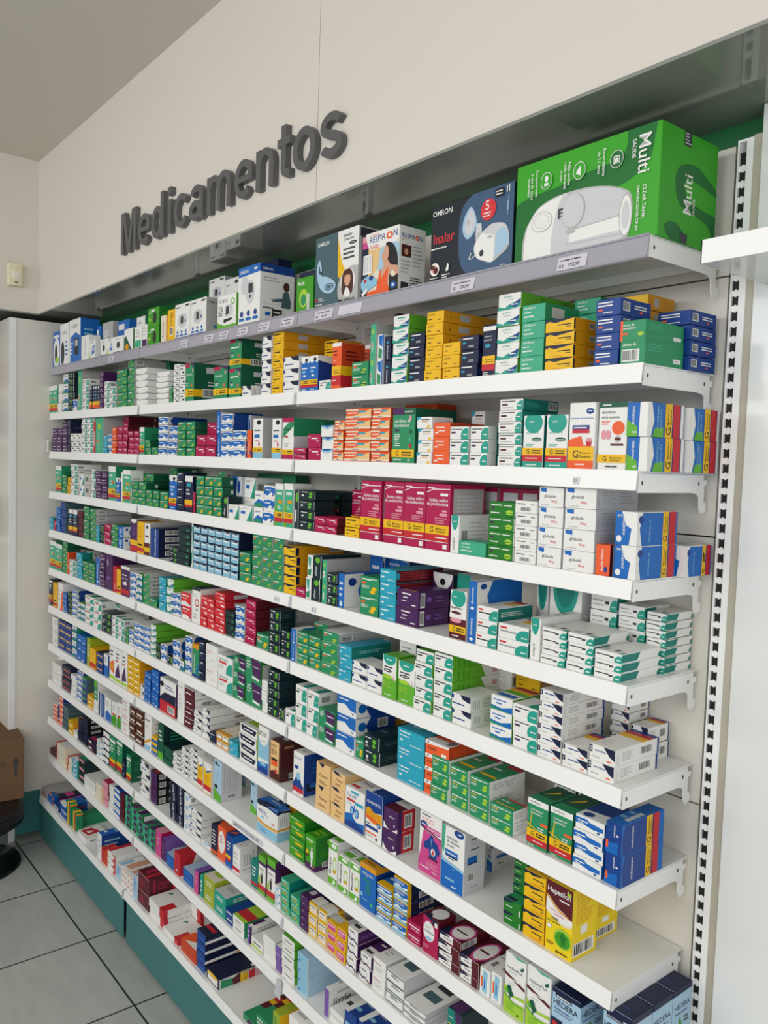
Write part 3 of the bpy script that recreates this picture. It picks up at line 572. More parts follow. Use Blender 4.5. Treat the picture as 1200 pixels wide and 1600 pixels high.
S('wv', 'narrow white and teal box on end', 'w kk w', 'p tl .1 .9 .7 .9 .6 .4 .3 .5;p g .1 .3 .8 .4 .7 .05 .1 .1')
S('wb', 'white box with black print', 'w w w', 't .12 .62 .5 .2 bk dipirona;r .5 .2 .85 .42 bk;l .1 .2 .4 .42 bk 1', SB)
S('wbc', 'white box with barcode front', 'w w w', 't .1 .68 .4 .12 dk glimepirida;t .74 .66 .18 .1 dk 4_mg;b .25 .15 .8 .5')
S('wp', 'plain white box', 'w w w', 't .15 .6 .5 .12 gy furosemida;l .15 .2 .7 .45 s 2', SB, 'l .1 .2 .7 .7 gy 3')
S('wpk', 'white box with pink lettering', 'w w w', 't .1 .62 .5 .12 pi eritromicina;l .1 .46 .4 .56 pk 1;t .5 .24 .2 .06 gy 500', 'l .2 .3 .8 .8 s 4', 'l .1 .2 .7 .7 s 3')
S('hx', 'white bevel-cornered box', 'w w w', 'p gy 0 0 .25 0 .1 .3 0 .3;p gy 1 0 .75 0 .9 .3 1 .3;l .2 .5 .8 .8 gy 1', 'l .15 .2 .9 .8 gy 3')
S('wyb', 'white box with blue and yellow corners', 'w w w', 'p cy 0 1 .3 1 .2 .78 0 .7;p y .7 0 .9 .1 .85 .3 .68 .2;l .35 .5 .8 .66 yo 1;t .3 .7 .55 .12 dk omeprazol', SL)
S('wtr', 'white box with blue triangle', 'w w w', 'p b .1 1 .9 1 .5 .78;p lb 0 1 .15 1 .5 .7 .85 1 1 1 1 .86 .5 .62 0 .86')
S('rw', 'red and white box', 'rd w w', 'p w 0 0 0 .25 .4 .35 1 .12 1 0;t .1 .7 .7 .14 w paracetamol;l .1 .5 .6 .6 w 1;e .85 .15 .06 .06 bd')
S('rd', 'bright red box', 'rd r rd', 't .1 .76 .7 .12 w paracetamol;p w .55 .3 .9 .2 .9 .42 .55 .5', 'l .1 .3 .8 .7 o 3;r .2 .2 .5 .7 s', 'l .2 .2 .8 .7 w 1')
S('rdo', 'orange red folded leaflet box', 'od o o', 'p r .2 0 .6 0 .3 1 0 1', '', 'p r .2 0 .6 0 .3 1 0 1')
S('bnw', 'dark brown box with white side', 'mr w w', 't .15 .45 .6 .2 w metildopa;l .15 .15 .7 .35 pk 1', 'b .2 .3 .45 .75;l .55 .2 .9 .8 s 3;r 0 0 .04 1 mr')
S('bnn', 'brown and cream box', 'br br w', 'r .1 .2 .8 .45 cr;l .1 .55 .8 .85 w 1')
S('lb', 'light blue box with navy and white mark', 'lb nv nv', 'p w .1 .6 .5 .7 .9 .55 .9 .45 .5 .5 .1 .5;p mr .35 .8 .75 .95 .9 .85 .6 .7;p nv 0 1 1 1 1 .9 .3 .85;r 0 0 .05 1 nv;l .2 .15 .8 .35 w 1')
S('lbb', 'pale blue box', 'lb lc lc', 'l .15 .3 .6 .8 b 2;p b .1 .1 .3 .1 .2 .4', 'l .04 .2 .98 .8 b 3;r .0 0 .02 1 w', 'l .2 .3 .8 .8 b 2')
S('lbl', 'periwinkle blue box', 'bd lc lc', 'r .1 .1 .9 .9 b', '', 'l .2 .2 .8 .8 b 1')
S('lbs', 'pale blue and white box', 'lc w w', 'l .2 .3 .8 .9 b 4', '', 'r .1 .1 .6 .6 lb')
S('beg', 'cream box with navy corner', 'be be be', 'p nv .15 1 .6 1 .45 .8;t .25 .4 .55 .14 br Fluimed;l .2 .1 .8 .24 br 2', 'l .2 .3 .8 .6 br 2')
S('bei', 'sand coloured box with navy corner', 'be be cr', 'p nv .05 1 .5 1 .75 .8 .3 .82;t .4 .44 .5 .15 br Fluimed;l .3 .12 .8 .28 br 2;p yo 0 .2 .05 .1 .02 0 0 0', '', 'l .1 .2 .8 .5 br 1;r .1 .6 .5 .9 yo')
S('end', 'white and navy striped box', 'w ll w', 'p nv .04 .92 .96 .8 .84 .2 .1 .3;t .2 .44 .55 .22 w Endoff;l .2 .08 .7 .2 nv 1', 'p ll .1 .9 .9 .8 .9 .3 .2 .4', 'r .1 .3 .9 .9 ll')
S('grl', 'bright green box with yellow label', 'gn gx gn', 't .1 .8 .5 .1 w cápsulas;e .62 .5 .26 .13 y;l .4 .46 .8 .54 gx 1;p gx 0 0 1 .05 1 .25', 'l .2 .2 .8 .6 gn 2', 'l .2 .3 .9 .6 ll 2')
S('glm', 'green glimepirida box with lime drop', 'gx w g', 't .08 .72 .42 .12 w glimepirida;r .08 .48 .22 .62 pu;l .08 .14 .5 .32 w 1;e .82 .3 .15 .18 ll;r .66 .25 .98 .3 gx;t .58 .72 .32 .1 w eurofarma')
S('gbx', 'dark green box with navy corner', 'gx gx g', 'p nv 0 1 0 .7 .4 .8 .6 1;t .12 .42 .4 .1 w diclofenaco;r .9 .05 .96 .5 w', '', 'r .1 .1 .6 .4 nv')
S('glz', 'white gliclazida box with blue tab and red dose', 'w s w', 'p b .05 .95 .3 .95 .3 .72 .08 .76;t .22 .42 .62 .2 dk gliclazida;t .52 .2 .32 .16 rd 60mg;l .1 .06 .5 .14 gy 1', 'L .04 .1 .1 .9 gy 1;l .14 .2 .5 .85 gy 5;l .56 .2 .95 .85 gy 4', 'r 0 0 1 .12 s;l .1 .3 .8 .7 gy 2')
S('gor', 'green box with orange corner and white label', 'g g g', 't .1 .72 .6 .12 w citrato_de;t .1 .56 .6 .12 w tamoxifeno;r 0 0 .1 1 o;r .1 .3 .3 .4 o;e .82 .3 .12 .1 ll', 'l .08 .5 .45 .85 mt 3;r .72 .18 .92 .36 w;l .74 .2 .9 .34 gy 1')
S('gos', 'green box with white barcode label', 'g g g', 't .1 .76 .6 .12 w citrato_de;b .08 .12 .78 .62', 'l .08 .5 .45 .85 mt 3;r .72 .18 .92 .36 w;l .74 .2 .9 .34 gy 1')
S('met', 'blue white metoprolol box with generic bands', 'b b b', 'p w .62 1 .6 0 1 0 1 1;p li 0 0 .55 0 .5 .3 0 .5;u .22 .35 .14 .6 w succinato;t .3 .1 .2 .1 w EMS', 'p w 0 0 .1 0 .18 .5 .1 1 0 1;p li .14 0 .44 0 .44 .3 .2 .25;u .2 .25 .1 .65 lb succinato;u .32 .2 .08 .6 lb metoprolol;H .48 .68;r .7 0 .9 1 r;r .92 0 1 1 w')
S('wcy', 'white and sky blue glycerin style box', 'w w w', 'p lb .1 .2 .7 .3 .8 .9 .3 .95;u .2 .1 .2 .6 b soro;u .5 .2 .12 .5 r nasal', SL, 'b .2 .2 .7 .6;l .1 .7 .8 .9 gy 2')
S('gli', 'white box with dark bars', 'w s w', 'r 0 .86 1 .98 st;t .25 .55 .5 .14 dk glicerina;r .3 .74 .6 .8 bk;l .2 .2 .7 .4 gy 1;r 0 0 1 .1 st', 'l .2 .3 .8 .6 gy 2', 'r .2 .3 .8 .5 st;t .2 .6 .6 .2 dk SUPOSITÓRIO;l .2 .1 .6 .2 gy 1')
S('wmg', 'white box with crimson lettering', 'w w w', 't .12 .6 .7 .2 mg Flexway;l .2 .2 .8 .5 gy 3', 'l .2 .2 .8 .7 s 2', 't .2 .5 .6 .2 mg Flexway;l .2 .2 .7 .4 gy 2')
S('wpu', 'white box with dark purple scroll', 'w pu w', 'p pu 0 .3 .3 .1 .6 .2 1 0 1 .14 .6 .34 .3 .24 0 .5;e .5 .55 .32 .24 s;e .5 .55 .26 .19 w;t .2 .76 .5 .12 dk canditrat', 'l .1 .3 .5 .6 pl 2', 'r 0 .3 1 1 pu;t .1 .08 .6 .14 dk canditrat;t .3 .5 .4 .1 w teuto')
S('mi2', 'white and maroon box with navy corner', 'w mr mr', 'r .62 0 1 1 mr;p nv 0 1 .35 1 .5 .8 0 .6;t .2 .4 .36 .14 mr relaxante;l .68 .3 .95 .6 pk 2;l .1 .1 .55 .3 gy 1;r 0 0 1 .08 mr', 'b .05 .1 .5 .9;r .6 0 1 1 mr', 'e .6 .35 .42 .34 pi;e .6 .35 .36 .28 w;p nv 0 0 .3 0 .2 .3 0 .3;t .3 .3 .5 .08 mr relaxante;l .35 .2 .75 .27 gy 1')
S('dkt', 'dark teal box with purple corner', 'td kk kk', 'p pu .5 1 1 1 1 .3 .6 .6;t .1 .6 .3 .14 w Lactil;r .1 .3 .3 .36 y', '', 'p pu 0 .1 .8 0 .8 .5 .2 .6;l .2 .7 .8 .9 st 1')
S('wbl', 'white box with sky blue print', 'w w w', 'p lb .25 .1 .7 .05 .8 .9 .35 .95;u .15 .15 .16 .7 o curativo;u .45 .15 .12 .6 b curativo', SL, 'b .3 .2 .7 .5;l .1 .6 .8 .9 gy 2')
S('wbr', 'white box with grey print', 'w w w', 'l .1 .3 .8 .8 gy 2', 'r .6 0 1 1 pl;l .1 .3 .5 .7 gy 2', 'l .1 .1 .8 .9 gy 6')
S('wgr', 'white and green box with red band', 'w g ll', 't .2 .4 .5 .2 dk saccha', 'l .1 .3 .6 .7 w 2', 'r 0 .1 1 .35 r;r 0 .35 1 .9 ll;r 0 .85 1 1 g')
S('wgr2', 'white box with lime side', 'w li li', 't .2 .4 .6 .2 dk lactulona;l .2 .15 .6 .3 gy 1', 'l .2 .3 .8 .7 ll 2')
S('wgt', 'white box with pale green stripe', 'w w w', 't .2 .5 .6 .2 dk enzima;r 0 .1 1 .3 ll', 'r .3 .1 .9 .3 lb;l .2 .5 .8 .8 gy 2')
S('wrb', 'white box with red band', 'w w w', 'l .1 .2 .5 .8 gy 3;r .75 0 1 1 r', 'r 0 0 .16 1 r;l .3 .3 .9 .7 gy 2;p g .8 .1 .9 .3 .95 .2', 'r .7 0 1 .5 r;p g .1 .6 .3 .7 .2 .8;l .2 .4 .6 .9 gy 4')
S('wrd', 'white box with crimson curve', 'w w w', 'p r .4 1 .9 .6 .6 0 1 0 1 1;l .1 .2 .5 .8 gy 3', 'l .2 .3 .8 .6 gy 2', 'r 0 0 .25 1 r;l .4 .3 .7 .6 gy 2;r .7 .7 .9 .8 r')
S('was', 'white box with red triangle mark', 'w w w', 'l .2 .2 .8 .8 gy 2', 'b .15 .1 .45 .6;l .5 .3 .9 .7 pk 3', 'p r .1 .1 .7 .2 .6 .8 .1 .6;p w .25 .25 .55 .3 .4 .6;l .7 .6 .95 .9 r 1')
S('whx', 'white box with script lettering', 'w w w', 'l .2 .3 .8 .8 s 2', 't .1 .5 .4 .3 gy Livis', 't .2 .3 .6 .2 dk Livis;l .2 .6 .8 .8 gy 2')
S('wbx', 'white box with dark upright name', 'w w w', 'u .3 .2 .3 .7 dk termômetro', SL)
S('wlb', 'white box with light blue disc', 'w w w', 'e .4 .5 .3 .3 lc;l .1 .1 .8 .25 b 1;p b .7 .8 1 .8 1 1 .8 1', SB, 'p b .5 .5 .9 .5 .9 .9;l .1 .1 .5 .4 gy 2')
S('wnk', 'white and black box', 'w nv nv', 'p nv 0 0 .2 .3 .8 .1 1 .3 1 0;l .2 .5 .7 .8 gy 1')
S('wnb', 'white box with navy frame', 'nv bd bd', 'r .15 .1 .85 .9 w;r .3 .3 .7 .7 bd')
S('wgn', 'white box with green panel', 'w g ol', 'r .1 .1 .9 .4 mt;l .15 .5 .8 .9 gy 3')
S('grw', 'green and white slanted carton', 'w ll w', 'p gd 0 0 .9 0 .2 .7 0 .6;e .3 .2 .2 .14 yo', 'p gx 0 0 1 0 0 1')
S('din', 'navy box with upright serif name and barcodes', 'bd nv nv', 'u .3 .05 .4 .9 w Divelol_Divelol', 'b .2 .78 .7 .94;b .2 .54 .7 .7;b .2 .3 .7 .46;b .2 .06 .7 .22')
S('fos', 'crimson fosfato sódico de prednisolona carton', 'mg mg mg', 't .06 .92 .3 .03 w Generico;p w 0 .86 .3 .91 1 .92 1 .93 .3 .925 0 .87;r .6 .82 .92 .86 w;t .14 .73 .78 .07 w fosfato_sódico;t .04 .655 .9 .07 w de_prednisolona;r .7 .58 .9 .61 pk;r .6 .52 .92 .56 pk;l .4 .4 .92 .5 pk 3;G .24 .38;r 0 .14 1 .24 r;t .45 .18 .5 .025 w VENDA_SOB_PRESCRIÇÃO;r 0 .125 1 .135 w;r .78 .03 .95 .1 w', 'r .1 .05 .95 .93 gy;l .2 .4 .9 .85 s 8;b .3 .12 .8 .24', 'r .1 .1 .9 .9 mg')
S('fex', 'tall green fexofenadina carton with yellow band', 'g gd gd', 'r 0 .88 .5 1 pu;r .5 .88 1 1 gd;t .55 .92 .38 .04 w eurofarma;e .8 .82 .05 .05 pk;t .1 .74 .76 .06 w cloridrato_de;t .1 .66 .76 .06 w fexofenadina;r .12 .58 .32 .62 pu;e .82 .57 .06 .035 gd;e .82 .44 .06 .035 mt;e .82 .32 .06 .035 r;l .12 .3 .4 .54 w 6;G .11 .25;t .1 .05 .36 .03 w 60_comprimidos;t .74 .04 .15 .05 w 60', 'l .2 .3 .8 .8 g 8', 'r .1 .2 .8 .5 g')
S('tf', 'green fexofenadina carton with purple corner', 'g gd gd', 'r 0 .88 .5 1 mg;p pu .5 1 1 1 1 .86;e .86 .8 .06 .05 pk;t .12 .68 .7 .07 w fexofenadina;r .12 .52 .3 .57 pu;e .8 .42 .06 .05 o;l .14 .4 .5 .5 w 2;G .13 .32', 'r .35 .75 .7 .9 s;l .4 .4 .7 .55 w 2;r 0 .13 1 .32 y;b .25 .12 .65 .34', 'r .1 .1 .8 .8 gd')
S('tg', 'upright green carton with yellow and red bands', 'mt g g', 'r 0 .84 1 1 w;l .1 .66 .8 .8 w 1;r .5 .5 .8 .56 o;l .2 .44 .5 .6 w 2;G .18 .34;r 0 .08 1 .18 r', 'l .2 .4 .8 .8 gd 4')
S('tgw', 'pale green carton with yellow and red bands', 'mt w w', 'r 0 .86 1 1 w;l .2 .7 .9 .84 w 1;r .4 .54 .9 .62 yo;l .2 .4 .8 .5 w 2;r 0 0 .3 .5 li;G .2 .34;r 0 .1 1 .2 r', 'l .2 .3 .8 .8 gy 4')
S('tgr', 'bottle green carton with yellow and red foot', 'g gd gd', 'r 0 .8 1 .88 w;l .1 .5 .8 .75 w 3;r 0 .2 1 .3 y;r 0 .06 1 .2 r', 'l .2 .4 .8 .8 g 4;r .3 .14 .6 .17 s', 'r .1 .1 .9 .3 g')
S('ket', 'green trometamol cetorolaco carton', 'g w g', 'r 0 .88 1 1 w;t .12 .92 .5 .05 bk eurofarma;t .15 .76 .6 .05 w trometamol;t .15 .69 .6 .05 w cetorolaco;p y .2 .7 .24 .7 .14 .34 .1 .36;p y .0 .44 .5 .36 .5 .38 0 .47;r .66 .5 1 .56 o;l .55 .36 .9 .46 w 2;G .2 .36;r 0 .07 1 .2 r;t .3 .12 .5 .025 w VENDA_SOB;l .1 .01 .5 .05 w 1', 'r 0 0 1 1 gd', 'r 0 .3 .9 1 gd;p y .2 .4 .5 .8 .6 .7')
S('tor', 'orange red carton with yellow band', 'o od o', 'r 0 .92 1 1 w;l .1 .7 .7 .86 mr 2;t .15 .6 .2 .05 w 20mg;l .1 .5 .5 .56 mr 1;G .3 .5;r 0 .1 1 .3 r;l .1 .16 .6 .22 w 1', 'r 0 .3 1 .5 y;r 0 .06 1 .3 r;r .55 .12 .75 .26 s;l .2 .6 .8 .85 mr 3')
S('tb', 'upright blue carton with yellow and red bands', 'b bd w', 'p w 0 1 0 .87 .3 .8 .6 .86 1 .8 1 1;e .66 .9 .18 .05 bk;t .15 .64 .6 .06 w cloridrato;r .2 .54 .55 .6 lb;r .3 .42 .6 .48 w;G .2 .34;r 0 .12 1 .2 r;l .2 .03 .8 .09 w 1', 'u .4 .35 .2 .4 lb cloridrato;e .7 .88 .1 .05 bk;p w 0 1 0 .86 .5 .78 1 .84 1 1', 'r .1 .1 .5 .6 s')
S('tcl', 'white carton with blue foot and yellow band', 'w gy w', 'r 0 0 1 .16 lb;e .6 .9 .22 .06 bk;t .15 .68 .6 .05 dk acetilcisteína;r .15 .52 .7 .6 b;e .66 .36 .08 .06 r;l .2 .4 .6 .48 pk 1;G .16 .28', 'r .3 .52 .6 .6 st;b .4 .1 .7 .2;l .2 .66 .8 .74 s 2')
S('tgm', 'white carton with green swoosh and crimson top', 'w s g', 'r 0 .9 1 1 mg;p g 0 .5 .1 .76 .6 .9 1 .9 1 .8;t .2 .7 .6 .05 dk ambroxol;l .2 .5 .6 .6 r 1;l .2 .3 .7 .4 gy 2;G .12 .24;r 0 0 1 .12 mg', 'p g 0 .56 1 .6 1 1 0 1;l .1 .36 .8 .5 s 3', 'r .1 .1 .9 .9 gd')
S('tpc', 'white and teal cetoprofeno carton with yellow and red bands', 'w td w', 'e .5 .86 .44 .2 tl;t .3 .85 .34 .05 w prati;t .14 .64 .62 .07 tl cetoprofeno;e .68 .54 .24 .04 gd;t .5 .52 .36 .03 w 20_mg/mL;l .15 .4 .7 .46 tl 2;G .24 .38;r 0 .12 1 .24 r;t .15 .17 .6 .025 w VENDA_SOB;r 0 0 1 .12 tl;l .2 .03 .8 .08 w 1', 'l .1 .3 .8 .8 tl 4', 'e .5 .5 .3 .3 tl')
S('amb', 'white bromexina carton with pink cup and yellow band', 'w w w', 'e .8 .87 .15 .045 bd;t .72 .86 .16 .025 w EMS;t .06 .75 .88 .045 b cloridrato_de_bromexina;r .14 .6 .8 .66 bd;r .14 .54 .8 .6 r;t .2 .61 .5 .03 w EXPECTORANTE;p r .68 .44 .92 .44 .88 .34 .72 .34;e .8 .44 .12 .03 pk;p o 0 .44 .5 .5 .6 .36 1 .34 1 0 0 0;G .13 .34;r 0 0 1 .125 o;t .3 .06 .36 .03 w XAROPE', SL)
S('bro', 'white bromexina carton with orange circle and dark top strip', 'w gy w', 'r 0 .92 1 1 gd;t .12 .945 .3 .03 w bernat;t .1 .83 .62 .045 dk cloridrato;t .1 .76 .62 .045 dk de_bromexina;l .1 .66 .4 .73 o 2;e .7 .62 .22 .1 o;e .7 .46 .1 .05 gy;r .6 .44 .8 .48 mr;r .45 .36 .9 .39 mr;e .2 .52 .09 .07 pk;e .36 .52 .09 .07 pk;G .11 .23;l .3 .03 .8 .08 dk 1', 'l .2 .3 .8 .8 s 4')
S('tnv', 'navy carton with yellow and red bands', 'nv nv nv', 'r 0 .88 1 .96 w;t .1 .76 .6 .05 w cloridrato_de;t .1 .68 .6 .05 w propranolol;r .2 .56 .6 .62 cy;G .24 .4;r 0 .12 1 .24 r;l .1 .02 .7 .1 w 2', 'l .2 .3 .8 .8 bd 4')
S('tn', 'narrow navy carton with yellow and orange foot', 'nv nv nv', 'r .2 .85 .8 .96 s;l .3 .4 .7 .8 lb 3;r 0 .2 1 .34 y;r 0 .06 1 .2 o')
S('tnv2', 'white-topped navy carton with yellow band', 'nv nv w', 'r 0 .84 1 1 w;r .25 .7 .75 .8 cy;l .2 .45 .8 .66 w 2;r 0 .2 1 .34 y;r 0 .14 1 .2 r')
S('tr', 'narrow red box', 'r r r', 'u .3 .1 .3 .8 w óleo')
S('tpu', 'purple carton with white top and red foot', 'pu gy gy', 'r 0 .9 1 1 w;l .15 .66 .8 .74 w 1;l .15 .56 .8 .6 w 1;p w .2 .44 .6 .5 .7 .38 .3 .36;r 0 .06 1 .22 r', 'l .1 .3 .8 .8 s 3')
S('tpy', 'purple carton with yellow and red foot', 'pu pu w', 'e .5 .96 .4 .08 w;L .3 .5 .7 .8 pl 3;r 0 .2 1 .36 y;r 0 .02 1 .18 r')
S('tyr', 'yellow carton with red foot', 'y yo y', 'l .15 .5 .8 .84 yo 5;r 0 .06 1 .18 r;r .2 .24 .8 .3 bk')
S('twm', 'white carton with maroon base and yellow band', 'w gy w', 'e .5 .88 .2 .06 bk;r .2 .56 .8 .62 mr;r 0 0 1 .38 mr;r 0 .1 1 .24 y')
S('tow', 'white carton with orange side art', 'w w w', 'p o .5 0 1 0 1 .8 .7 .6;l .1 .3 .5 .8 gy 3;r .6 .3 .8 .4 y')
S('tgy', 'green carton with yellow top', 'g g yo', 'r 0 .86 1 1 yo;u .2 .1 .24 .6 w polivitamínico;r 0 0 1 .08 bd;p b .6 .1 1 .2 1 .5')
S('ttg', 'white and lime esomeprazol carton', 'li li li', 'p w 0 1 1 1 1 .45 0 .56;e .5 .95 .46 .18 tl;t .3 .88 .36 .04 w prati;e .38 .64 .3 .04 dk;t .2 .625 .36 .03 w 10_mg/g;t .12 .7 .6 .05 dk cetoconazol;e .38 .5 .32 .05 ll;p pk .78 .5 .86 .6 .84 .4;l .1 .24 .7 .38 ll 3;t .2 .06 .46 .03 w genérico', 'l .2 .3 .8 .7 gn 3', 'r .1 .1 .8 .8 li')
S('ttw', 'white carton with teal corner', 'w kk w', 'e .8 .1 .6 .4 tl;t .12 .7 .6 .1 dk cetoconazol;e .36 .52 .24 .08 dk', SB)
S('ibp', 'white and maroon ibuprofeno carton with yellow band', 'w w w', 'r 0 0 1 .48 mr;r .0 .42 1 .52 w;e .5 .86 .44 .2 tl;t .2 .84 .3 .05 w prati;t .1 .6 .7 .07 mr ibuprofeno;e .4 .54 .3 .03 mr;e .4 .38 .34 .05 pk;G .12 .27;t .2 .04 .4 .04 w prescrição', 'r 0 0 .5 1 s')
S('bis', 'white bisoprolol carton with teal arch', 'w s w', 'e .5 1 .4 .46 tl;e .5 1 .3 .34 td;t .1 .42 .7 .08 dk hemifumarato;t .1 .32 .7 .08 dk de_bisoprolol;r .7 .05 .95 .14 mg', 'l .2 .3 .8 .6 w 3')
S('wcr', 'white carton with dark top and red circle', 'w w kk', 'r 0 .93 1 1 kk;l .15 .74 .6 .84 gy 2;e .6 .58 .24 .12 r;e .6 .58 .16 .08 w;e .6 .38 .16 .05 gy;l .2 .1 .8 .28 gy 2', 'p pk 0 .2 .1 .2 0 .6', 'r .1 .1 .9 .9 kk')
S('asm', 'white and navy carton with crimson base', 'w pu w', 'p nv 0 .42 .3 .6 1 .62 1 .34 0 .34;r 0 0 1 .34 r;e .12 .82 .12 .08 bk;l .3 .7 .9 .85 bd 2;b .5 .06 .94 .26', 'r 0 0 1 .34 mr', 'l .2 .2 .8 .6 gy 2')
S('twp', 'tall plain white carton', 'w w w', 't .14 .84 .6 .05 gy nistatina;l .2 .3 .7 .7 s 4', 'l .2 .3 .7 .7 s 4')
S('eco', 'white and blue carton with black ECOS name', 'w s w', 'p lb .0 .75 .5 .6 1 .8 1 .3 0 .3;e .5 .74 .4 .14 w;t .12 .8 .74 .09 bk ECOS;l .2 .66 .8 .72 gy 1;r 0 0 1 .14 bd;p b 0 .1 1 .14 1 .26 0 .2;e .5 .2 .3 .04 lb', 'L .2 .2 .8 .8 gy 4', 'r .1 .2 .9 .8 s')
S('exp', 'brown and tan expectorant carton', 'br br br', 'r .06 .2 .86 1 be;r .86 0 1 1 br;t .12 .84 .66 .07 br EXPEC;l .12 .64 .7 .8 br 3;r .14 .5 .72 .56 bk;r .14 .36 .72 .5 o;e .4 .16 .24 .08 mr;e .6 .24 .1 .06 r', 't .15 .84 .5 .07 be EXPEC;l .15 .3 .7 .76 mr 6;b .3 .06 .72 .2', 'r .3 .3 .7 .7 s')
S('lipo', 'white carton with blue figure and red foot', 'w bd w', 't .14 .82 .7 .09 bd liponax;r .12 .6 .5 .68 bd;p bd 0 .24 .2 .34 .4 .5 .6 .5 .8 .3 1 .24 1 .15 0 .15;e .5 .44 .18 .1 lb;r 0 .06 1 .17 r;t .4 .02 .3 .03 pk xarope', 'r .1 .1 .9 .3 nv;e .4 .24 .2 .06 b;l .3 .5 .8 .8 b 3', 'r .2 .4 .5 .6 bk;l .3 .1 .9 .3 gy 1')
S('flu', 'white and blue cough syrup carton with lungs picture', 'w s w', 't .08 .76 .84 .1 bd Flucetil;r .3 .88 .7 .94 cy;r .08 .66 .52 .72 r;r .52 .62 .94 .7 cy;l .1 .56 .4 .64 gy 2;p b 0 .3 .3 .36 .6 .2 1 .24 1 0 0 0;p bd 0 .12 .5 .2 1 .1 1 0 0 0;e .38 .44 .1 .12 b;e .62 .42 .1 .12 b;r .47 .44 .52 .6 b;e .38 .44 .06 .08 lb;e .62 .42 .06 .08 lb', 'l .1 .2 .9 .9 gy 8', 't .2 .4 .5 .2 dk Flucetil;r .1 .1 .5 .2 r;l .2 .7 .8 .9 gy 2')
S('fln', 'navy, orange and white mucolytic carton', 'w bd bd', 'p bd 0 1 1 1 1 .64 .5 .6 .2 .68 0 .62;p yo 0 .62 .2 .68 .5 .6 1 .62 1 .42 .5 .36 0 .44;p o 0 .5 .4 .48 .9 .42 .9 .38 .4 .4 0 .44;t .08 .76 .84 .07 w FLUNACETIL;r .02 .24 .8 .3 bd;e .82 .38 .12 .05 bd;e .82 .38 .07 .03 lb;r .04 .33 .3 .35 dk;r .04 .14 .7 .17 o;l .06 .06 .5 .12 gy 2;e .7 .08 .06 .03 bk', 'L .2 .2 .8 .8 b 3', 'r 0 0 .3 1 w;r .4 .3 .9 .6 b')
S('ant', 'white and pink antacid carton with blue torso picture', 'w s w', 't .1 .93 .4 .03 dk simeticona;l .12 .82 .8 .91 pk 2;e .2 .78 .17 .055 bd;t .1 .765 .2 .035 w AdC;r .2 .7 .95 .78 pi;t .34 .72 .58 .05 w ANTIÁCIDO;p mr .05 .73 1 .64 1 .66 .05 .755;p pi .2 .7 1 .64 1 0 0 0 0 .14;p bd .52 .66 .64 .66 .66 .6 .84 .56 .96 .46 .9 .36 .84 .4 .82 .28 .5 .3 .46 .44 .36 .4 .22 .42 .24 .5 .44 .58;p lb .56 .6 .6 .6 .58 .46;e .66 .4 .1 .06 w;p r .66 .45 .72 .38 .66 .35 .6 .38;r .46 .27 .88 .3 mr;l .4 .12 .9 .22 pk 3;e .14 .1 .03 .015 w;t .2 .085 .3 .03 w PRATI;t .66 .06 .2 .05 w 240ml')
S('hid', 'white to blue hidróxido de alumínio carton', 'w s w', 'p mt 0 1 .5 1 .2 .5 0 .6;p w .15 1 1 1 1 .44 .1 .5;e .75 .95 .22 .06 bd;t .7 .935 .16 .03 w EMS;t .22 .81 .6 .045 dk hidróxido;t .22 .75 .6 .045 dk de_alumínio;t .22 .68 .52 .04 dk 60_mg/mL;r .16 .54 .72 .63 b;r .16 .52 .72 .54 nv;t .2 .565 .46 .03 w SUSPENSÃO;t .3 .49 .3 .02 dk ORAL;p lb 0 .52 .1 .46 1 .4 1 .34 0 .4;p b 0 .42 1 .36 1 0 0 0;l .5 .34 .7 .36 lb 1;l .2 .12 .7 .2 lb 1;t .5 .05 .2 .03 w 240ml', 't .3 .86 .4 .035 dk hidróxido;l .3 .76 .7 .84 gy 2;t .3 .7 .4 .03 dk 60_mg/mL;r .16 .5 .62 .6 b;r .16 .48 .62 .5 nv;b .2 .2 .5 .34;l .3 .08 .8 .12 gy 1')
S('grm', 'green carton with white body figure and purple foot', 'gn gx gn', 'r 0 0 1 .18 pu;t .1 .84 .7 .06 w laxante;r .2 .78 .6 .81 ll;e .2 .48 .14 .07 y;e .2 .38 .14 .05 br;e .66 .64 .07 .05 w;p w .56 .58 .76 .58 .8 .36 .74 .36 .72 .1 .6 .1 .58 .36 .52 .36;r .8 .1 .9 .16 y', 'r 0 0 1 .16 pu;r .5 .74 .84 .88 ll;b .3 .08 .9 .24;l .2 .4 .8 .6 gn 3', 'l .2 .2 .8 .6 ll 2')
S('max', 'white and lime carton with upright name', 'w w w', 'r 0 .8 1 .97 li;e .6 .9 .3 .05 w;u .12 .22 .28 .56 bk Maxalgina;e .74 .48 .2 .18 ll;e .74 .48 .13 .12 w;r .55 .28 .9 .34 yo;r 0 0 1 .15 li;p w .5 0 .7 .14 .9 .05', 'l .2 .3 .8 .8 s 3', 'r .1 .2 .9 .6 li;l .2 .66 .8 .9 gy 1')
S('lor', 'blue syrup carton with yellow lid band', 'b bd yo', 'r 0 .88 1 1 yo;t .16 .76 .66 .06 w broncodine;l .3 .72 .6 .74 w 1;r .2 .63 .72 .67 g;r .36 .54 .7 .57 g;r .36 .48 .7 .51 g;r .36 .42 .7 .45 g;r .36 .36 .7 .39 g;e .14 .28 .08 .05 lb;e .78 .16 .1 .05 mt;l .2 .18 .6 .22 lb 2', 'r 0 .88 1 1 yo;l .2 .3 .8 .7 b 4', 'r 0 .3 1 1 b;r .3 .4 .7 .7 lb;l .2 .1 .8 .2 bk 1')
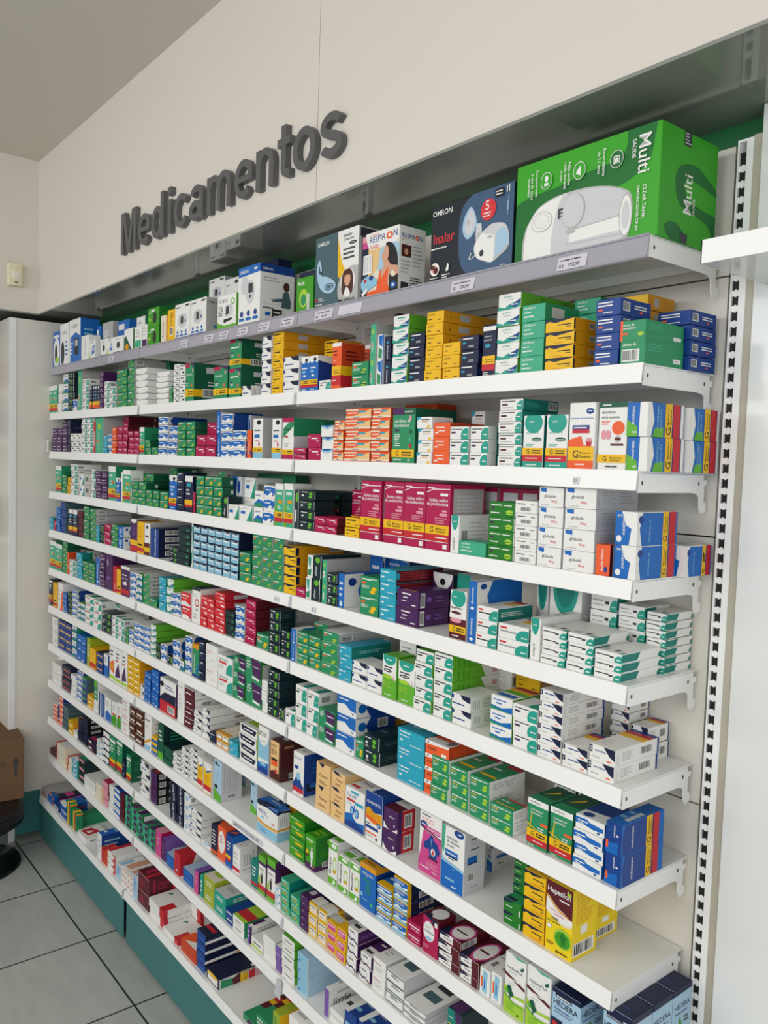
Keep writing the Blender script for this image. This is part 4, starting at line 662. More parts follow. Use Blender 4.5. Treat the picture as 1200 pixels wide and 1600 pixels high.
S('lrt', 'blue box with white and green landscape print', 'b nv b', 'r 0 .88 1 1 y;p w 0 .25 .3 .5 .6 .3 1 .5 1 .2 .4 .1;p g .5 .1 1 .28 1 .05 .6 0;t .1 .56 .8 .24 w LORATA;p lb 0 .2 .6 .3 1 .1 1 0 0 0', 'r 0 0 .1 1 y;b .3 .2 .7 .8', 'r 0 0 1 .3 y;t .1 .5 .8 .2 w LORATA')
S('mio', 'crimson carton with white oval and navy corner', 'mg mr mr', 'p nv 0 1 1 1 1 .86 .7 .9 0 1;e .42 .62 .38 .28 pi;e .42 .6 .36 .26 w;t .1 .56 .66 .09 dk miofenax;l .15 .66 .6 .76 gy 3;e .42 .42 .2 .05 lb;r .78 .82 .95 .94 w;r .55 .84 .76 .9 kk;l .1 .14 .5 .24 pk 2', 'l .2 .3 .8 .6 mg 2', 'e .55 .5 .4 .4 w;p nv 0 0 .6 0 .3 .3')
S('hdx', 'white and green ivy syrup carton', 'w w w', 'p mt .3 1 .6 .96 1 .98 1 1;t .1 .74 .76 .07 dk HederaFlux;l .16 .68 .7 .72 gy 1;e .82 .83 .07 .025 gd;e .88 .86 .05 .02 gd;p mr 0 .62 1 .5 1 .55 0 .67;t .2 .572 .5 .03 w xarope;l .2 .5 .7 .52 gy 1;p ll 0 .46 .2 .4 .5 .34 1 .38 1 .32 .4 .3 0 .34;e .26 .4 .12 .07 gd;e .34 .34 .12 .05 gd;r .28 .26 .33 .36 gd;e .14 .36 .08 .04 li;p ll 0 .3 .5 .22 1 .26 1 0 0 0;p li 0 .3 .4 .2 1 .2 1 .22 .4 .23 0 .33;l .14 .06 .6 .2 li 4;e .7 .05 .05 .02 bk', 'l .2 .1 .8 .9 s 8', 'l .2 .2 .8 .6 s 3')
S('hed', 'light blue ivy syrup carton with navy top', 'lc lc nv', 'r 0 .92 1 1 nv;r .12 .86 .7 .92 nv;t .16 .87 .5 .035 w FITOTERÁPICO;t .06 .73 .86 .1 nv HEDERA;t .1 .65 .74 .045 bd Hedera_helix_L.;l .1 .6 .7 .63 nv 1;r 0 .1 .4 .5 nv;e .14 .4 .1 .05 r;e .25 .3 .08 .04 g;p gn .55 .5 .7 .56 .8 .46 .72 .36 .66 .1 .62 .1 .64 .36 .52 .4;p li .8 .3 .95 .36 .9 .16', 'r 0 .92 1 1 nv;t .08 .72 .82 .11 nv HEDERA;t .12 .65 .7 .04 bd Hedera_helix_L.;p gn .4 .62 .5 .5 .46 .3 .52 .05 .42 .05 .4 .3 .3 .5;e .36 .46 .12 .05 gn;e .56 .4 .1 .05 gn;r .66 .05 .98 .4 nv;b .7 .1 .95 .3;l .6 .5 .9 .6 dk 2', 'r .1 .2 .9 .9 nv;l .3 .3 .7 .4 bd 1')
S('hep', 'yellow liver tonic carton with maroon cap', 'hy hy hy', 'q cr -.1 .86 .1 .79 .35 .71 .7 .63 1.1 .6 1.1 .5 .7 .44 .3 .5 -.1 .6;q w -.1 .76 .4 .66 .8 .6 1.1 .57 1.1 .52 .7 .47 .3 .52 -.1 .62;q yo -.1 .83 .1 .77 .35 .68 .7 .615 1.1 .6 1.1 .57 .7 .59 .35 .65 .1 .74 -.1 .8;q mr -.1 .84 .1 .78 .35 .69 .7 .625 1.1 .61 1.1 1.1 -.1 1.1;'
 't .04 .82 .88 .12 w Hepatilon;t .5 .775 .38 .03 w solução_oral;q ll .78 .93 .82 .9 .86 .92 .84 .96 .8 .97;q ll .86 .9 .92 .89 .93 .94 .88 .95;t .16 .585 .6 .035 pk Silybum_marianum;t .3 .545 .4 .03 pk extrato;t .2 .47 .5 .04 dk LIVRE;t .06 .42 .8 .035 dk sabor_agradável;e .16 .36 .09 .035 gy;e .16 .36 .08 .03 w;e .68 .26 .33 .14 ll;e .68 .25 .29 .11 gn;q gx .56 .3 .66 .33 .7 .37 .75 .32 .84 .3 .78 .25 .82 .16 .72 .2 .64 .14 .64 .22;l .08 .1 .4 .15 br 2;e .48 .05 .04 .02 br;t .54 .04 .34 .028 br FARMA', 'l .15 .5 .85 .95 yo 12;r .34 .34 .6 .46 w;b .06 .05 .88 .24', 'l .2 .2 .8 .8 yo 3')
S('tdg', 'tall dark green carton with lime foot', 'gd kk gd', 'r 0 0 1 .2 li;l .2 .5 .8 .85 w 3', 'l .2 .4 .8 .8 g 4')
S('twn', 'white carton with blue and amber foot', 'w w w', 'p lb 0 0 .8 0 1 .14 0 .1;p yo 0 .12 .6 .22 1 .3 1 .36 .4 .26 0 .16;t .1 .8 .7 .06 dk solução;l .2 .6 .7 .7 gy 2', 'l .2 .3 .8 .8 gy 4')
S('twy', 'white, blue and yellow carton with red foot', 'y w w', 'r 0 .9 1 1 w;p b 0 .88 .4 .66 1 .8 1 .9 0 .9;p w 0 .9 .3 .72 1 .84 1 .9;l .15 .4 .8 .6 yo 4;r 0 .1 1 .26 r;r 0 .02 1 .1 w', 'r 0 0 .9 1 w;l .2 .1 .8 .8 gy 6', 'l .2 .2 .8 .8 gy 2')
S('tbz', 'pale aqua carton with spray picture and lime foot', 'lc s s', 'e .3 .92 .2 .03 gd;t .14 .86 .6 .05 dk Benegrip;p bk .3 .4 .5 .3 .4 .28;p dk .44 .5 .6 .7 .6 .72 .42 .5;e .3 .34 .2 .05 bk;p li 0 .3 .5 .22 1 .16 1 0 0 0', 'L .1 .2 .85 .85 gy 6;b .3 .06 .74 .16', 'l .2 .2 .8 .6 gy 2')
S('mas', 'white antacid carton with navy top and gold waves', 'w w b', 'p nv 0 1 1 1 1 .88 .5 .92 .1 .86 0 .9;p b .5 1 1 1 1 .94 .6 .96;t .08 .68 .8 .08 bd MASSORO;l .1 .62 .6 .66 b 1;e .28 .52 .08 .04 lb;e .8 .5 .08 .04 pk;p yo 0 .36 .4 .3 1 .34 1 .4 .4 .35 0 .42;p be 0 .32 .4 .26 1 .3 1 .34 .4 .3 0 .36;p lb 0 .3 .4 .24 1 .28 1 0 0 0;l .2 .06 .6 .16 b 2', 'p nv 0 1 1 .96 1 .88 .3 .92 0 .86;L .2 .5 .8 .84 gy 4;p lb 0 .3 1 .3 1 0 0 0;p yo 0 .34 1 .34 1 .4 0 .4', 'p nv 0 0 .6 0 .9 .4 .3 .3;l .3 .6 .8 .8 w 2')
S('yrm', 'yellow carton with red foot', 'y yo y', 'l .2 .5 .8 .9 yo 4;r 0 .06 1 .3 r')
S('tmd', 'white carton with orange upright picture', 'w w w', 'p o .1 .5 .9 .6 .9 .2 .1 .3;e .5 .4 .3 .1 yo;l .2 .68 .8 .9 bk 2;r 0 .04 1 .14 ll')
S('tmp', 'white carton with purple upright picture', 'w w w', 'p pu .1 .3 .6 .6 .9 .2 .1 .14;l .2 .68 .8 .9 bk 2;r .1 .62 .6 .66 r;r 0 .04 1 .12 ll')
S('tgl', 'white and green carton with bands', 'w w w', 'r 0 0 1 .34 gn;l .2 .6 .8 .86 gy 3;r .2 .4 .8 .5 r;p li 0 .34 1 .5 1 .34')
S('tgn', 'lime topped green carton', 'g w w', 'r 0 .8 1 1 li;l .2 .3 .8 .7 w 3')
S('bws', 'blue and white striped carton', 'bd w w', 'r .3 0 .5 1 w;r .7 .1 .8 .9 lb')
S('bwt', 'white carton with blue capsule picture', 'w bd w', 'p b .2 .0 1 0 1 .3 .5 .45 .2 .3;r 0 0 .1 1 b;l .2 .6 .8 .86 gy 3')
S('twb', 'blue and white upright carton', 'b bd w', 'r 0 .5 1 1 w;l .2 .6 .8 .9 b 3')
S('lim', 'lime green carton', 'ol ol li', 'l .2 .3 .8 .8 w 4')
S('lgb', 'navy and lime box', 'bd st li', 'r 0 .55 .7 .85 li;l .1 .1 .8 .3 w 1')
S('wb2', 'white and light blue box', 'w gy w', 'e .6 .5 .3 .3 s;l .1 .1 .8 .3 lb 1')
S('tbo', 'navy carton with orange print', 'nv bk nv', 'l .2 .3 .8 .85 w 5;r 0 .04 1 .14 o', 'l .2 .2 .8 .8 o 2', 'r .2 .3 .8 .6 o')
S('tor2', 'orange and white syrup carton', 'o o o', 'e .5 .55 .42 .34 w;l .3 .5 .7 .76 r 3;r 0 0 1 .2 o', 'l .2 .2 .8 .8 od 2', 'r .2 .3 .6 .5 gy')
S('tbl', 'blue carton with coloured foot', 'bd b bd', 'l .2 .5 .8 .8 w 3;r 0 .26 .8 .36 y;r 0 .18 .8 .26 r;r 0 .0 1 .14 b', '', 'p o .1 .2 .7 .3 .6 .6')
S('twr', 'white carton with red foot line', 'w w w', 'l .15 .5 .8 .8 gy 2;r 0 .06 1 .2 r;l .2 .3 .7 .4 gy 1', 'L .2 .3 .85 .85 gy 4;l .2 .1 .8 .2 gy 1', 'l .2 .2 .8 .6 gy 2')
S('ttl', 'teal carton with red foot', 'td td tl', 'l .2 .4 .8 .8 w 3;r 0 .1 1 .2 r')
S('tpg', 'purple and lime lidded carton with dark bottle', 'w mr w', 'r 0 .84 1 1 li;r 0 .76 1 .84 pu;r 0 0 1 .1 li;r 0 .1 1 .24 r;r .4 .28 .6 .5 bk;r .46 .5 .54 .56 bk;p ll 0 .3 .3 .2 .3 .5;l .2 .58 .8 .72 gy 1', 'r 0 0 1 1 pu;l .2 .5 .8 .8 mr 3', 'r 0 0 1 .3 li;l .2 .4 .8 .8 gy 1')
S('pkt', 'pink carton', 'pi mg pk', 'l .2 .4 .8 .8 pk 2', '', 'r .2 .2 .8 .8 pk')
S('pkp', 'magenta carton', 'pi pu pl', 'l .2 .4 .8 .8 pk 2')
S('pnk', 'pale pink box', 'pk mr mg', 'l .2 .4 .8 .8 mr 2')
S('tea', 'narrow teal and magenta carton', 'tl g mt', 'l .2 .2 .8 .8 w 3')
S('olv', 'olive green box', 'ol ol cr', 'l .2 .3 .8 .7 w 2', '', 'r .2 .2 .8 .6 ll')
S('cri', 'crimson carton with white loop', 'r r r', 'r .4 .1 .6 .8 mg;e .5 .2 .08 .06 w', 'p w .3 .1 .8 .1 .8 .8 .5 .9', 'p w .2 .5 .7 .5 .7 .9')
S('tlw', 'turquoise and silver box', 'tl tl s', 'l .2 .3 .8 .7 w 2', 'l .2 .3 .8 .7 w 2', 't .2 .2 .6 .2 gy MUVA;l .2 .5 .8 .8 gy 3;r 0 .85 1 1 dk')
S('nvb2', 'dark blue box with pale lines', 'bd b bd', 'r .1 .5 .9 .7 w', '', 'l .1 .1 .9 .9 lb 3')
S('brs', 'large flat green box with red and yellow stripes standing on edge', 'g g g', 'r .3 0 .7 1 y;r .6 0 .8 1 r', 'r 0 .88 1 .94 y;r 0 .84 1 .88 r;l .1 .3 .7 .7 gd 3', 'r .4 0 .8 1 y')
S('grn', 'flat green box standing on edge', 'g g g', 'l .2 .3 .8 .8 w 3')
S('gre', 'grey and red box', 'gy gy gy', 'r 0 .3 1 .5 r')
S('nvm', 'navy box with violet stripe', 'nv nv nv', '', 'r 0 .6 1 .75 pi', 'r 0 .2 1 .4 pi')
S('pec', 'peach and blue box', 'w w w', 'r .1 .4 .9 .8 sk;l .1 .1 .8 .3 b 1;e .5 .6 .2 .1 w', 'l .2 .2 .8 .8 gy 2', 'r .1 .1 .8 .8 sk;r .6 .8 1 1 r;l .2 .2 .6 .4 w 2')
S('oru', 'orange red box with white flap', 'od o o', '', 'l .2 .3 .8 .7 od 1', 'p w .2 .1 .9 .1 .6 .6')
S('nbw', 'navy box with white base stripe', 'bd nv nv', 'r .1 .2 .9 .4 b', 'r 0 .05 1 .35 w;l .1 .1 .8 .3 b 1;r .8 .0 1 .3 be', 'r 0 .2 1 .3 r;r .1 .5 .8 .8 b')
S('gen', 'navy topped box with yellow generic panel on its side', 'nv s nv', 'r .1 .1 .9 .9 w;e .5 .8 .4 .2 y', 'p g .04 .08 .34 .02 .4 .6 .06 .9;p mr .3 .6 .5 1 .5 .0 .34 0;l .08 .4 .3 .7 w 2;H .5 .68;r .7 0 .86 1 r;b .52 .8 .95 .98;r .88 0 .96 .7 pk', 'l .15 .4 .8 .6 bd 2;r .8 .8 .95 .95 w')
S('lmg', 'lime yellow edged box', 'ol y ol', 'r .3 .1 .5 .9 g')
S('prd', 'white box with dark red lettering lying flat', 'w w w', 'l .1 .3 .8 .7 r 1', '', 't .1 .3 .6 .2 mr Pyridium;r 0 .7 1 .85 r;l .1 .1 .7 .25 gy 1')
S('prm2', 'dark blue box with white name', 'bd bd bd', 'l .1 .3 .8 .7 lb 1', '', 'p w 0 0 .3 0 .4 1 0 1;t .4 .4 .5 .2 w Primera;l .3 .1 .9 .3 lb 1')
S('lil', 'white box with lilac edge and script name', 'pl w w', '', 't .12 .34 .5 .3 dk lizzie;l .2 .7 .8 .9 gy 1;r .9 .3 1 1 r', 'l .2 .2 .6 .5 gy 1')
S('cre', 'cream and red box', 'cr w w', 'r 0 0 .2 1 r;l .3 .3 .8 .7 gy 2', 'l .2 .3 .8 .7 pk 2', 'r 0 0 .3 1 r')
S('cre2', 'cream box with gold edge', 'cr cr w', 'r .8 0 1 1 be;l .1 .3 .7 .7 gy 2')
S('cyw', 'aqua and white box', 'cy tl w', 'p w .1 .1 .8 .2 .8 .8 .3 .9;e .5 .5 .2 .2 cy')
S('knw', 'black and green patterned box', 'kk kk g', 'r .1 .5 .9 .8 pk;l .1 .1 .8 .4 mt 2')
# device boxes on the top shelf
D_ = dict(bp='blood pressure monitor box', gm='glucose meter box', ib='nebuliser box')
mon = 'e .5 .52 .3 .2 s;r .24 .4 .76 .68 s;r .34 .42 .6 .66 gy;r .4 .45 .56 .64 dk;e .7 .5 .04 .04 bd'
S('bpm', 'grey-white blood pressure monitor box with blue foot', 'w gy gy', 't .06 .88 .3 .05 dk OMRON;r .7 .9 .94 .95 dk;'+mon+';r 0 0 1 .07 bd;r .1 .1 .28 .15 b;r .38 .1 .56 .15 b;r .66 .1 .84 .15 b;e .19 .22 .05 .04 b;e .47 .22 .05 .04 b;e .75 .22 .05 .04 b', 't .1 .84 .4 .06 dk OMRON;r .6 .1 .85 .22 bk;r .3 .2 .5 .25 b;r 0 0 1 .05 bd', '', name='blood_pressure_monitor_box', cat='monitor box')
S('omr', 'large white blood pressure monitor box with blue header', 'w w bd', 'p b 0 1 1 1 1 .86 0 .84;t .06 .89 .4 .06 w OMRON;e .8 .93 .08 .02 w;e .3 .68 .18 .16 s;e .56 .56 .2 .2 s;r .42 .42 .72 .7 s;r .48 .54 .68 .7 dk;e .56 .48 .04 .03 bk;r .06 .08 .3 .13 b;r .38 .08 .62 .13 b;r .7 .08 .94 .13 b;e .18 .2 .07 .05 bd;e .5 .2 .07 .05 bd;e .82 .2 .07 .05 bd', 'r 0 .86 1 1 bd;t .06 .9 .3 .05 w OMRON;r 0 .34 1 .345 gy;l .1 .7 .7 .8 gy 2;e .76 .66 .09 .08 br;p st .62 .3 .66 .54 .74 .6 .84 .56 .9 .4 .88 .3;p st .35 .42 .64 .46 .64 .4 .36 .38;p sk .3 .42 .38 .44 .38 .4;l .1 .24 .6 .3 dk 1;r .36 .08 .64 .26 bk;l .4 .1 .6 .24 w 2;r .16 .14 .3 .2 b;r .72 .06 .84 .18 bk', '', name='blood_pressure_monitor_box', cat='monitor box')
S('gte', 'white digital monitor box with green corner', 'w li w', 't .1 .78 .5 .1 dk G-TECH;e .84 .78 .1 .09 li;e .84 .78 .06 .055 w;l .06 .4 .34 .7 dk 5;p s .4 .36 .84 .4 .8 .72 .44 .7;p dk .46 .42 .64 .44 .62 .66 .48 .65;p li 0 .24 .4 .12 1 .14 1 0 0 0;p bk .36 .2 .8 .26 .8 .32 .36 .3', 'l .2 .2 .8 .8 gn 3', '', name='blood_pressure_monitor_box', cat='monitor box')
S('mul2', 'green and lime small nebuliser box', 'gn gx gn', 't .1 .78 .6 .12 w Multi;e .44 .4 .26 .26 ll;e .44 .36 .16 .16 g;r .66 0 .8 .5 s', '', '', name='nebuliser_box', cat='nebuliser box')
S('dkb', 'dark blue box top behind the lime box', 'nv nv bd', '', '', '', name='device_box', cat='device box')
S('inh', 'slate, yellow and white compressor nebuliser box', 'st gy w', 'p w .53 1 1 1 1 0 .6 0 .58 .4;p y .52 1 .56 1 .58 .72 .64 .56 .7 .48 .6 .34 .54 .4;q w .56 1.1 .58 .74 .68 .5 .85 .48 1.1 .45 1.1 1.1;p st 0 0 .58 0 .52 .2 .51 .4 .5 .6 .5 .85 .53 1 0 1;'
 'q gy 1.1 .5 .99 .48 .86 .49 .69 .44 .58 .33 .54 .2 .58 .02 .62 -.1 1.1 -.1;t .05 .87 .27 .06 w OMRON;t .66 .9 .24 .045 dk Inalador;t .66 .84 .3 .045 dk Compressor;e .87 .8 .08 .022 bk;t .83 .793 .08 .014 w NE-C803;l .66 .58 .93 .76 dk 3;'
 'e .78 .29 .16 .18 w;q br .66 .14 .64 .3 .68 .43 .77 .46 .86 .43 .9 .3 .88 .14 .78 .12;e .77 .32 .07 .09 sk;r .7 .38 .85 .41 br;q w .7 .12 .76 .22 .84 .12 .78 .08;t .58 .03 .38 .045 bk Mais_silencioso;'
 'q lc .11 .68 .17 .56 .16 .46 .31 .42 .47 .34 .5 .26 .42 .19 .28 .2 .15 .27 .08 .38 .05 .5 .06 .62;e .35 .28 .11 .05 st;e .35 .28 .08 .035 lc;e .35 .28 .06 .025 st;q st .11 .6 .13 .55 .12 .48 .09 .52;e .14 .5 .02 .02 dk;r .03 .1 .08 .14 r;l .1 .09 .28 .15 s 2;l .02 .04 .22 .07 w 1', 'l .2 .2 .8 .85 s 8;r .05 .86 .95 .98 dk', 'l .2 .2 .8 .8 gy 2', name='nebuliser_box', cat='nebuliser box')
S('resp', 'white and orange breathing exerciser box with woman in profile', 'w w w', 'r 0 0 .19 1 nv;r .02 .83 .17 .97 pk;r .02 .78 .17 .88 pi;r .19 0 1 1 cr;p be .19 .3 .5 .45 .6 1 .19 1;p lc .5 .7 .75 .8 1 .74 1 .4 .6 .3 .45 .4;q w .19 .78 .4 .74 1 .8 1.1 1.1 .19 1.1;'
 't .22 .84 .46 .1 bd RESPIR;e .75 .885 .085 .055 o;e .75 .885 .04 .026 w;t .85 .85 .12 .1 bd N;t .22 .75 .26 .05 o CLASSIC;l .22 .945 .6 .965 o 1;'
 'q bk .66 .77 .77 .78 .88 .71 .96 .58 .98 .4 .87 .42 .76 .44 .7 .5 .71 .65;q sk .67 .75 .62 .68 .56 .6 .58 .55 .61 .52 .67 .51 .73 .55 .74 .68;'
 'q sk .61 .54 .72 .52 .82 .43 .96 .4 1.06 .3 1 .22 .84 .36 .76 .24 .68 .18 .52 .25 .56 .36 .62 .44;q o .44 .02 .46 .2 .52 .36 .55 .4 .56 .26 .66 .34 .74 .4 .73 .2 .77 .0 .6 -.05;p o .74 .4 .76 .4 .66 .28 .64 .3;'
 'q bk .78 .28 .86 .24 1.05 .26 1.05 -.05 .8 -.05;e .88 .12 .07 .05 b;e .88 .12 .03 .02 w;r .07 .37 .31 .67 w;r .1 .4 .14 .65 s;r .17 .4 .21 .65 s;r .24 .4 .28 .65 s;q lb .02 .25 .2 .34 .45 .26 .43 .18 .11 .1;e .3 .3 .06 .04 bd;e .14 .27 .04 .03 r;p w .04 .08 .2 .16 .2 .1 .08 .03;p o .19 0 .75 0 .75 .04 .4 .1 .19 .08', 't .1 .82 .5 .07 bd RESPIR;e .66 .855 .07 .04 o;e .66 .855 .03 .017 w;t .74 .82 .12 .07 bd N;l .1 .78 .3 .8 o 1;r .08 .54 .45 .72 br;e .26 .62 .07 .05 sk;l .5 .4 .95 .74 gy 6;l .08 .28 .42 .5 gy 4;r .08 .04 .36 .16 dk;l .42 .06 .95 .26 dk 5', 'l .2 .2 .8 .8 gy 2', name='breathing_exerciser_box', cat='device box')
S('ina', 'black and slate nebuliser box with red name', 'ia ia ia', 'q ib 1.1 1.1 .6 1.02 .52 .99 .44 .93 .39 .83 .365 .68 .365 .41 .38 .24 .42 .11 .48 .02 .56 -.06 1.1 -.06;'
 't .02 .86 .25 .09 w OMRON;t .04 .5 .27 .17 rd Inalar;l .01 .42 .25 .46 w 1;q lc .5 .85 .55 .78 .58 .66 .57 .57 .53 .49 .47 .46 .42 .54 .41 .62 .43 .74;q s .5 .82 .54 .76 .56 .66 .54 .56 .49 .5 .45 .56 .44 .64;e .48 .66 .018 .035 gy;'
 'p s .58 .62 .64 .61 .65 .5 .62 .42 .605 .3 .585 .3 .575 .5;p gy .6 .5 .63 .5 .61 .3 .59 .3;q s .65 .49 .7 .53 .76 .565 .84 .56 .92 .52 .96 .4 .96 .25 .88 .17 .77 .1 .68 .14 .6 .19 .56 .3 .58 .4;'
 'q w .655 .48 .7 .46 .79 .43 .8 .3 .79 .14 .77 .11 .68 .15 .6 .2 .565 .31 .59 .4;q lc .82 .42 .87 .49 .92 .48 .95 .39 .95 .27 .82 .17;p gy .8 .15 .96 .27 .96 .25 .8 .13;e .655 .24 .025 .04 dk;r .72 .4 .77 .43 gy;p w .59 .23 .53 .19 .5 .2 .53 .28 .535 .27 .515 .21 .53 .2 .59 .24;'
 'e .72 .75 .088 .13 rd;t .685 .75 .06 .11 w 5;l .66 .66 .78 .73 w 2;r .795 .865 .895 .965 bk;l .805 .88 .885 .95 w 2;r .925 .89 .935 .97 w;r .95 .89 .96 .97 w;l .94 .6 .955 .85 lc 1;r .945 .62 .948 .85 lc;e .075 .17 .06 .085 w;e .06 .18 .035 .05 sk;e .09 .155 .03 .045 mr;e .045 .2 .03 .03 br;p w .22 .12 .24 .22 .26 .2 .255 .12;l .01 .045 .14 .07 w 1;l .17 .03 .28 .09 w 2;l .88 .03 .95 .05 w 1', '', '', name='nebuliser_box', cat='nebuliser box')
S('mlt', 'big bright green humidifier box with white machine picture', 'mu mu mu', 'q mv -.05 .6 .06 .64 .15 .67 .3 .68 .5 .73 .68 .76 .76 .8 .79 .88 .79 1.05 .96 1.05 .96 .87 .94 .71 .89 .62 .81 .55 .72 .52 .65 .54 .48 .57 .3 .58 .12 .42 .08 .15 .09 -.05 -.05 -.05;'
 'p mu 0 .61 .06 .645 .12 .665 .3 .68 .5 .73 .68 .76 .76 .8 .79 .88 .79 1 0 1;'
 'q gy .09 -.02 .06 .15 .08 .33 .12 .43 .18 .53 .28 .585 .36 .6 .5 .6 .6 .58 .72 .53 .815 .45 .84 .34 .84 .21 .82 .07 .79 .0 .6 -.03 .3 -.03;'
 'q w .095 0 .075 .15 .09 .32 .12 .42 .18 .52 .28 .57 .36 .59 .41 .57 .41 .48 .4 .3 .39 .12 .4 0 .3 -.02;q s .36 .59 .41 .57 .43 .52 .42 .29 .4 .01 .29 0 .3 .34;'
 'q s .41 .57 .49 .58 .6 .565 .72 .515 .8 .44 .81 .34 .8 .21 .79 .08 .77 .03 .41 .0 .42 .3;p gy .42 .235 .6 .245 .765 .26 .77 .25 .6 .235 .42 .225;p w .42 .22 .765 .245 .77 .12 .42 .11;p gy .4 .1 .78 .085 .78 .075 .4 .09;'
 'e .8 .24 .042 .2 gy;e .8 .24 .036 .18 w;e .8 .24 .026 .13 s;e .21 .38 .08 .1 gy;e .21 .38 .075 .093 w;e .21 .385 .055 .07 gy;e .21 .385 .052 .066 w;'
 'e .44 .41 .085 .17 gy;e .438 .41 .08 .16 s;q gy .4 .2 .46 .2 .45 .26 .41 .24;r .335 .44 .37 .46 dk;r .335 .41 .37 .42 dk;r .335 .38 .37 .39 dk;r .335 .36 .345 .46 dk;'
 'd .868 .5 .075 .42 w Multi;d .828 .72 .03 .18 w SAÚDE;d .905 .17 .028 .3 w CLEAR_TANK;d .868 .07 .026 .4 w UMIDIFICADOR_DE_AR;'
 'e .73 .77 .043 .082 w;e .73 .77 .04 .076 mv;r .71 .73 .75 .8 w;r .715 .735 .745 .79 mv;r .72 .74 .74 .78 w;e .48 .77 .043 .085 w;e .48 .77 .04 .079 mu;p w .455 .75 .465 .78 .49 .82 .49 .72;e .24 .77 .043 .085 w;e .24 .77 .04 .079 mu;r .225 .72 .255 .75 w;e .24 .79 .014 .03 w;'
 'd .64 .65 .024 .25 w Reservatório;d .605 .68 .022 .2 w de_2,1_litros;d .4 .66 .022 .22 w Não_emite;d .372 .63 .02 .26 w ruído_durante;d .345 .72 .02 .1 w o_uso;d .155 .62 .023 .28 w Compartimento;d .125 .62 .02 .26 w e_uso_de_óleos;d .1 .66 .02 .18 w essenciais',
 'q mv 1.05 .54 .72 .7 .6 .725 .47 .72 .33 .67 .26 .57 .28 .42 .37 .32 .52 .3 .68 .27 .83 .24 .92 .17 .95 .05 1.1 .0 1.1 .3 .98 .34 .8 .35 .65 .37 .52 .39 .44 .46 .42 .54 .5 .58 .7 .55 1.05 .36;p mu 1 .36 1 .52 .76 .56 .56 .585 .44 .56 .42 .5 .46 .43 .56 .385 .74 .36;'
 'q mv .1 .1 .3 .16 .5 .02 .3 -.05;u .41 .27 .14 .44 w Multi;u .56 .27 .05 .2 w SAÚDE;r .38 .87 .5 1 dk;l .39 .88 .49 .99 s 4;r .38 .0 .5 .09 dk', 'r .1 .1 .9 .9 mu', name='humidifier_box', cat='humidifier box')
S('gm1', 'blue pack with white oval holding a meter', 'b b b', 'e .5 .4 .42 .42 w;e .42 .38 .16 .26 bk;e .6 .2 .2 .1 ll;r .1 .82 .8 .9 w', '', '', name='glucose_meter_box', cat='meter box')
S('gm2', 'white pack with black handheld meter', 'w b w', 't .2 .74 .6 .07 dk G-TECH;e .3 .3 .2 .28 bk;e .3 .3 .1 .16 dk;l .6 .2 .9 .6 b 4', '', '', name='glucose_meter_box', cat='meter box')
S('gm3', 'blue and white pack with black meter', 'w b bd', 'p b .1 0 1 0 1 .6 .6 .7 .1 .6;t .2 .8 .6 .08 dk G-TECH;r .5 .18 .86 .56 bk;r .54 .38 .8 .52 gy;l .1 .2 .4 .5 w 4', 'l .2 .6 .8 .8 lb 2', '', name='glucose_meter_box', cat='meter box')
S('gmt', 'green pack with dark meter', 'gn gx gn', 'l .1 .7 .5 .8 w 1;e .62 .46 .16 .3 bk;r .56 .4 .7 .56 dk;r .3 .8 .6 .9 w;e .2 .4 .1 .1 ll', 'l .2 .2 .8 .8 gn 2', '', name='glucose_meter_box', cat='meter box')
S('wsm', 'small white and navy pack', 'w w gy', 'r 0 0 1 .12 nv;e .5 .5 .16 .2 dk;l .2 .75 .8 .9 gy 1', SL, '', name='device_box', cat='device box')
S('gsm', 'grey boxed thermometer pack', 'gy gy s', 'r .2 .2 .6 .8 s;r .5 .4 .7 .6 dk', '', '', name='device_box', cat='device box')
S('bsm', 'blue thermometer pack', 'b b bd', 'r .1 .75 .6 .9 w;l .2 .2 .8 .6 lb 2', '', '', name='device_box', cat='device box')
S('wlm', 'white and blue thermometer pack', 'w w w', 'e .5 .9 .3 .14 s;p b .5 .2 .9 .3 .9 .7 .5 .6;p ll 0 0 .3 0 .1 .5;r .6 .4 .8 .6 w', '', '', name='thermometer_box', cat='thermometer box')
S('cre3', 'cream narrow pack with upright name', 'cr be cr', 'u .3 .2 .3 .6 dk Sensatec', '', '', name='device_box', cat='device box')
S('yel2', 'yellow narrow pack with barcode', 'y yo y', 'r .4 .75 .8 .9 yo;u .2 .5 .3 .4 bk oxímetro;b .35 .2 .7 .45', '', '', name='device_box', cat='device box')
S('wpp', 'white and purple narrow pack', 'w w s', 'r 0 0 1 .35 pu;l .2 .5 .8 .9 gy 3', '', '', name='device_box', cat='device box')

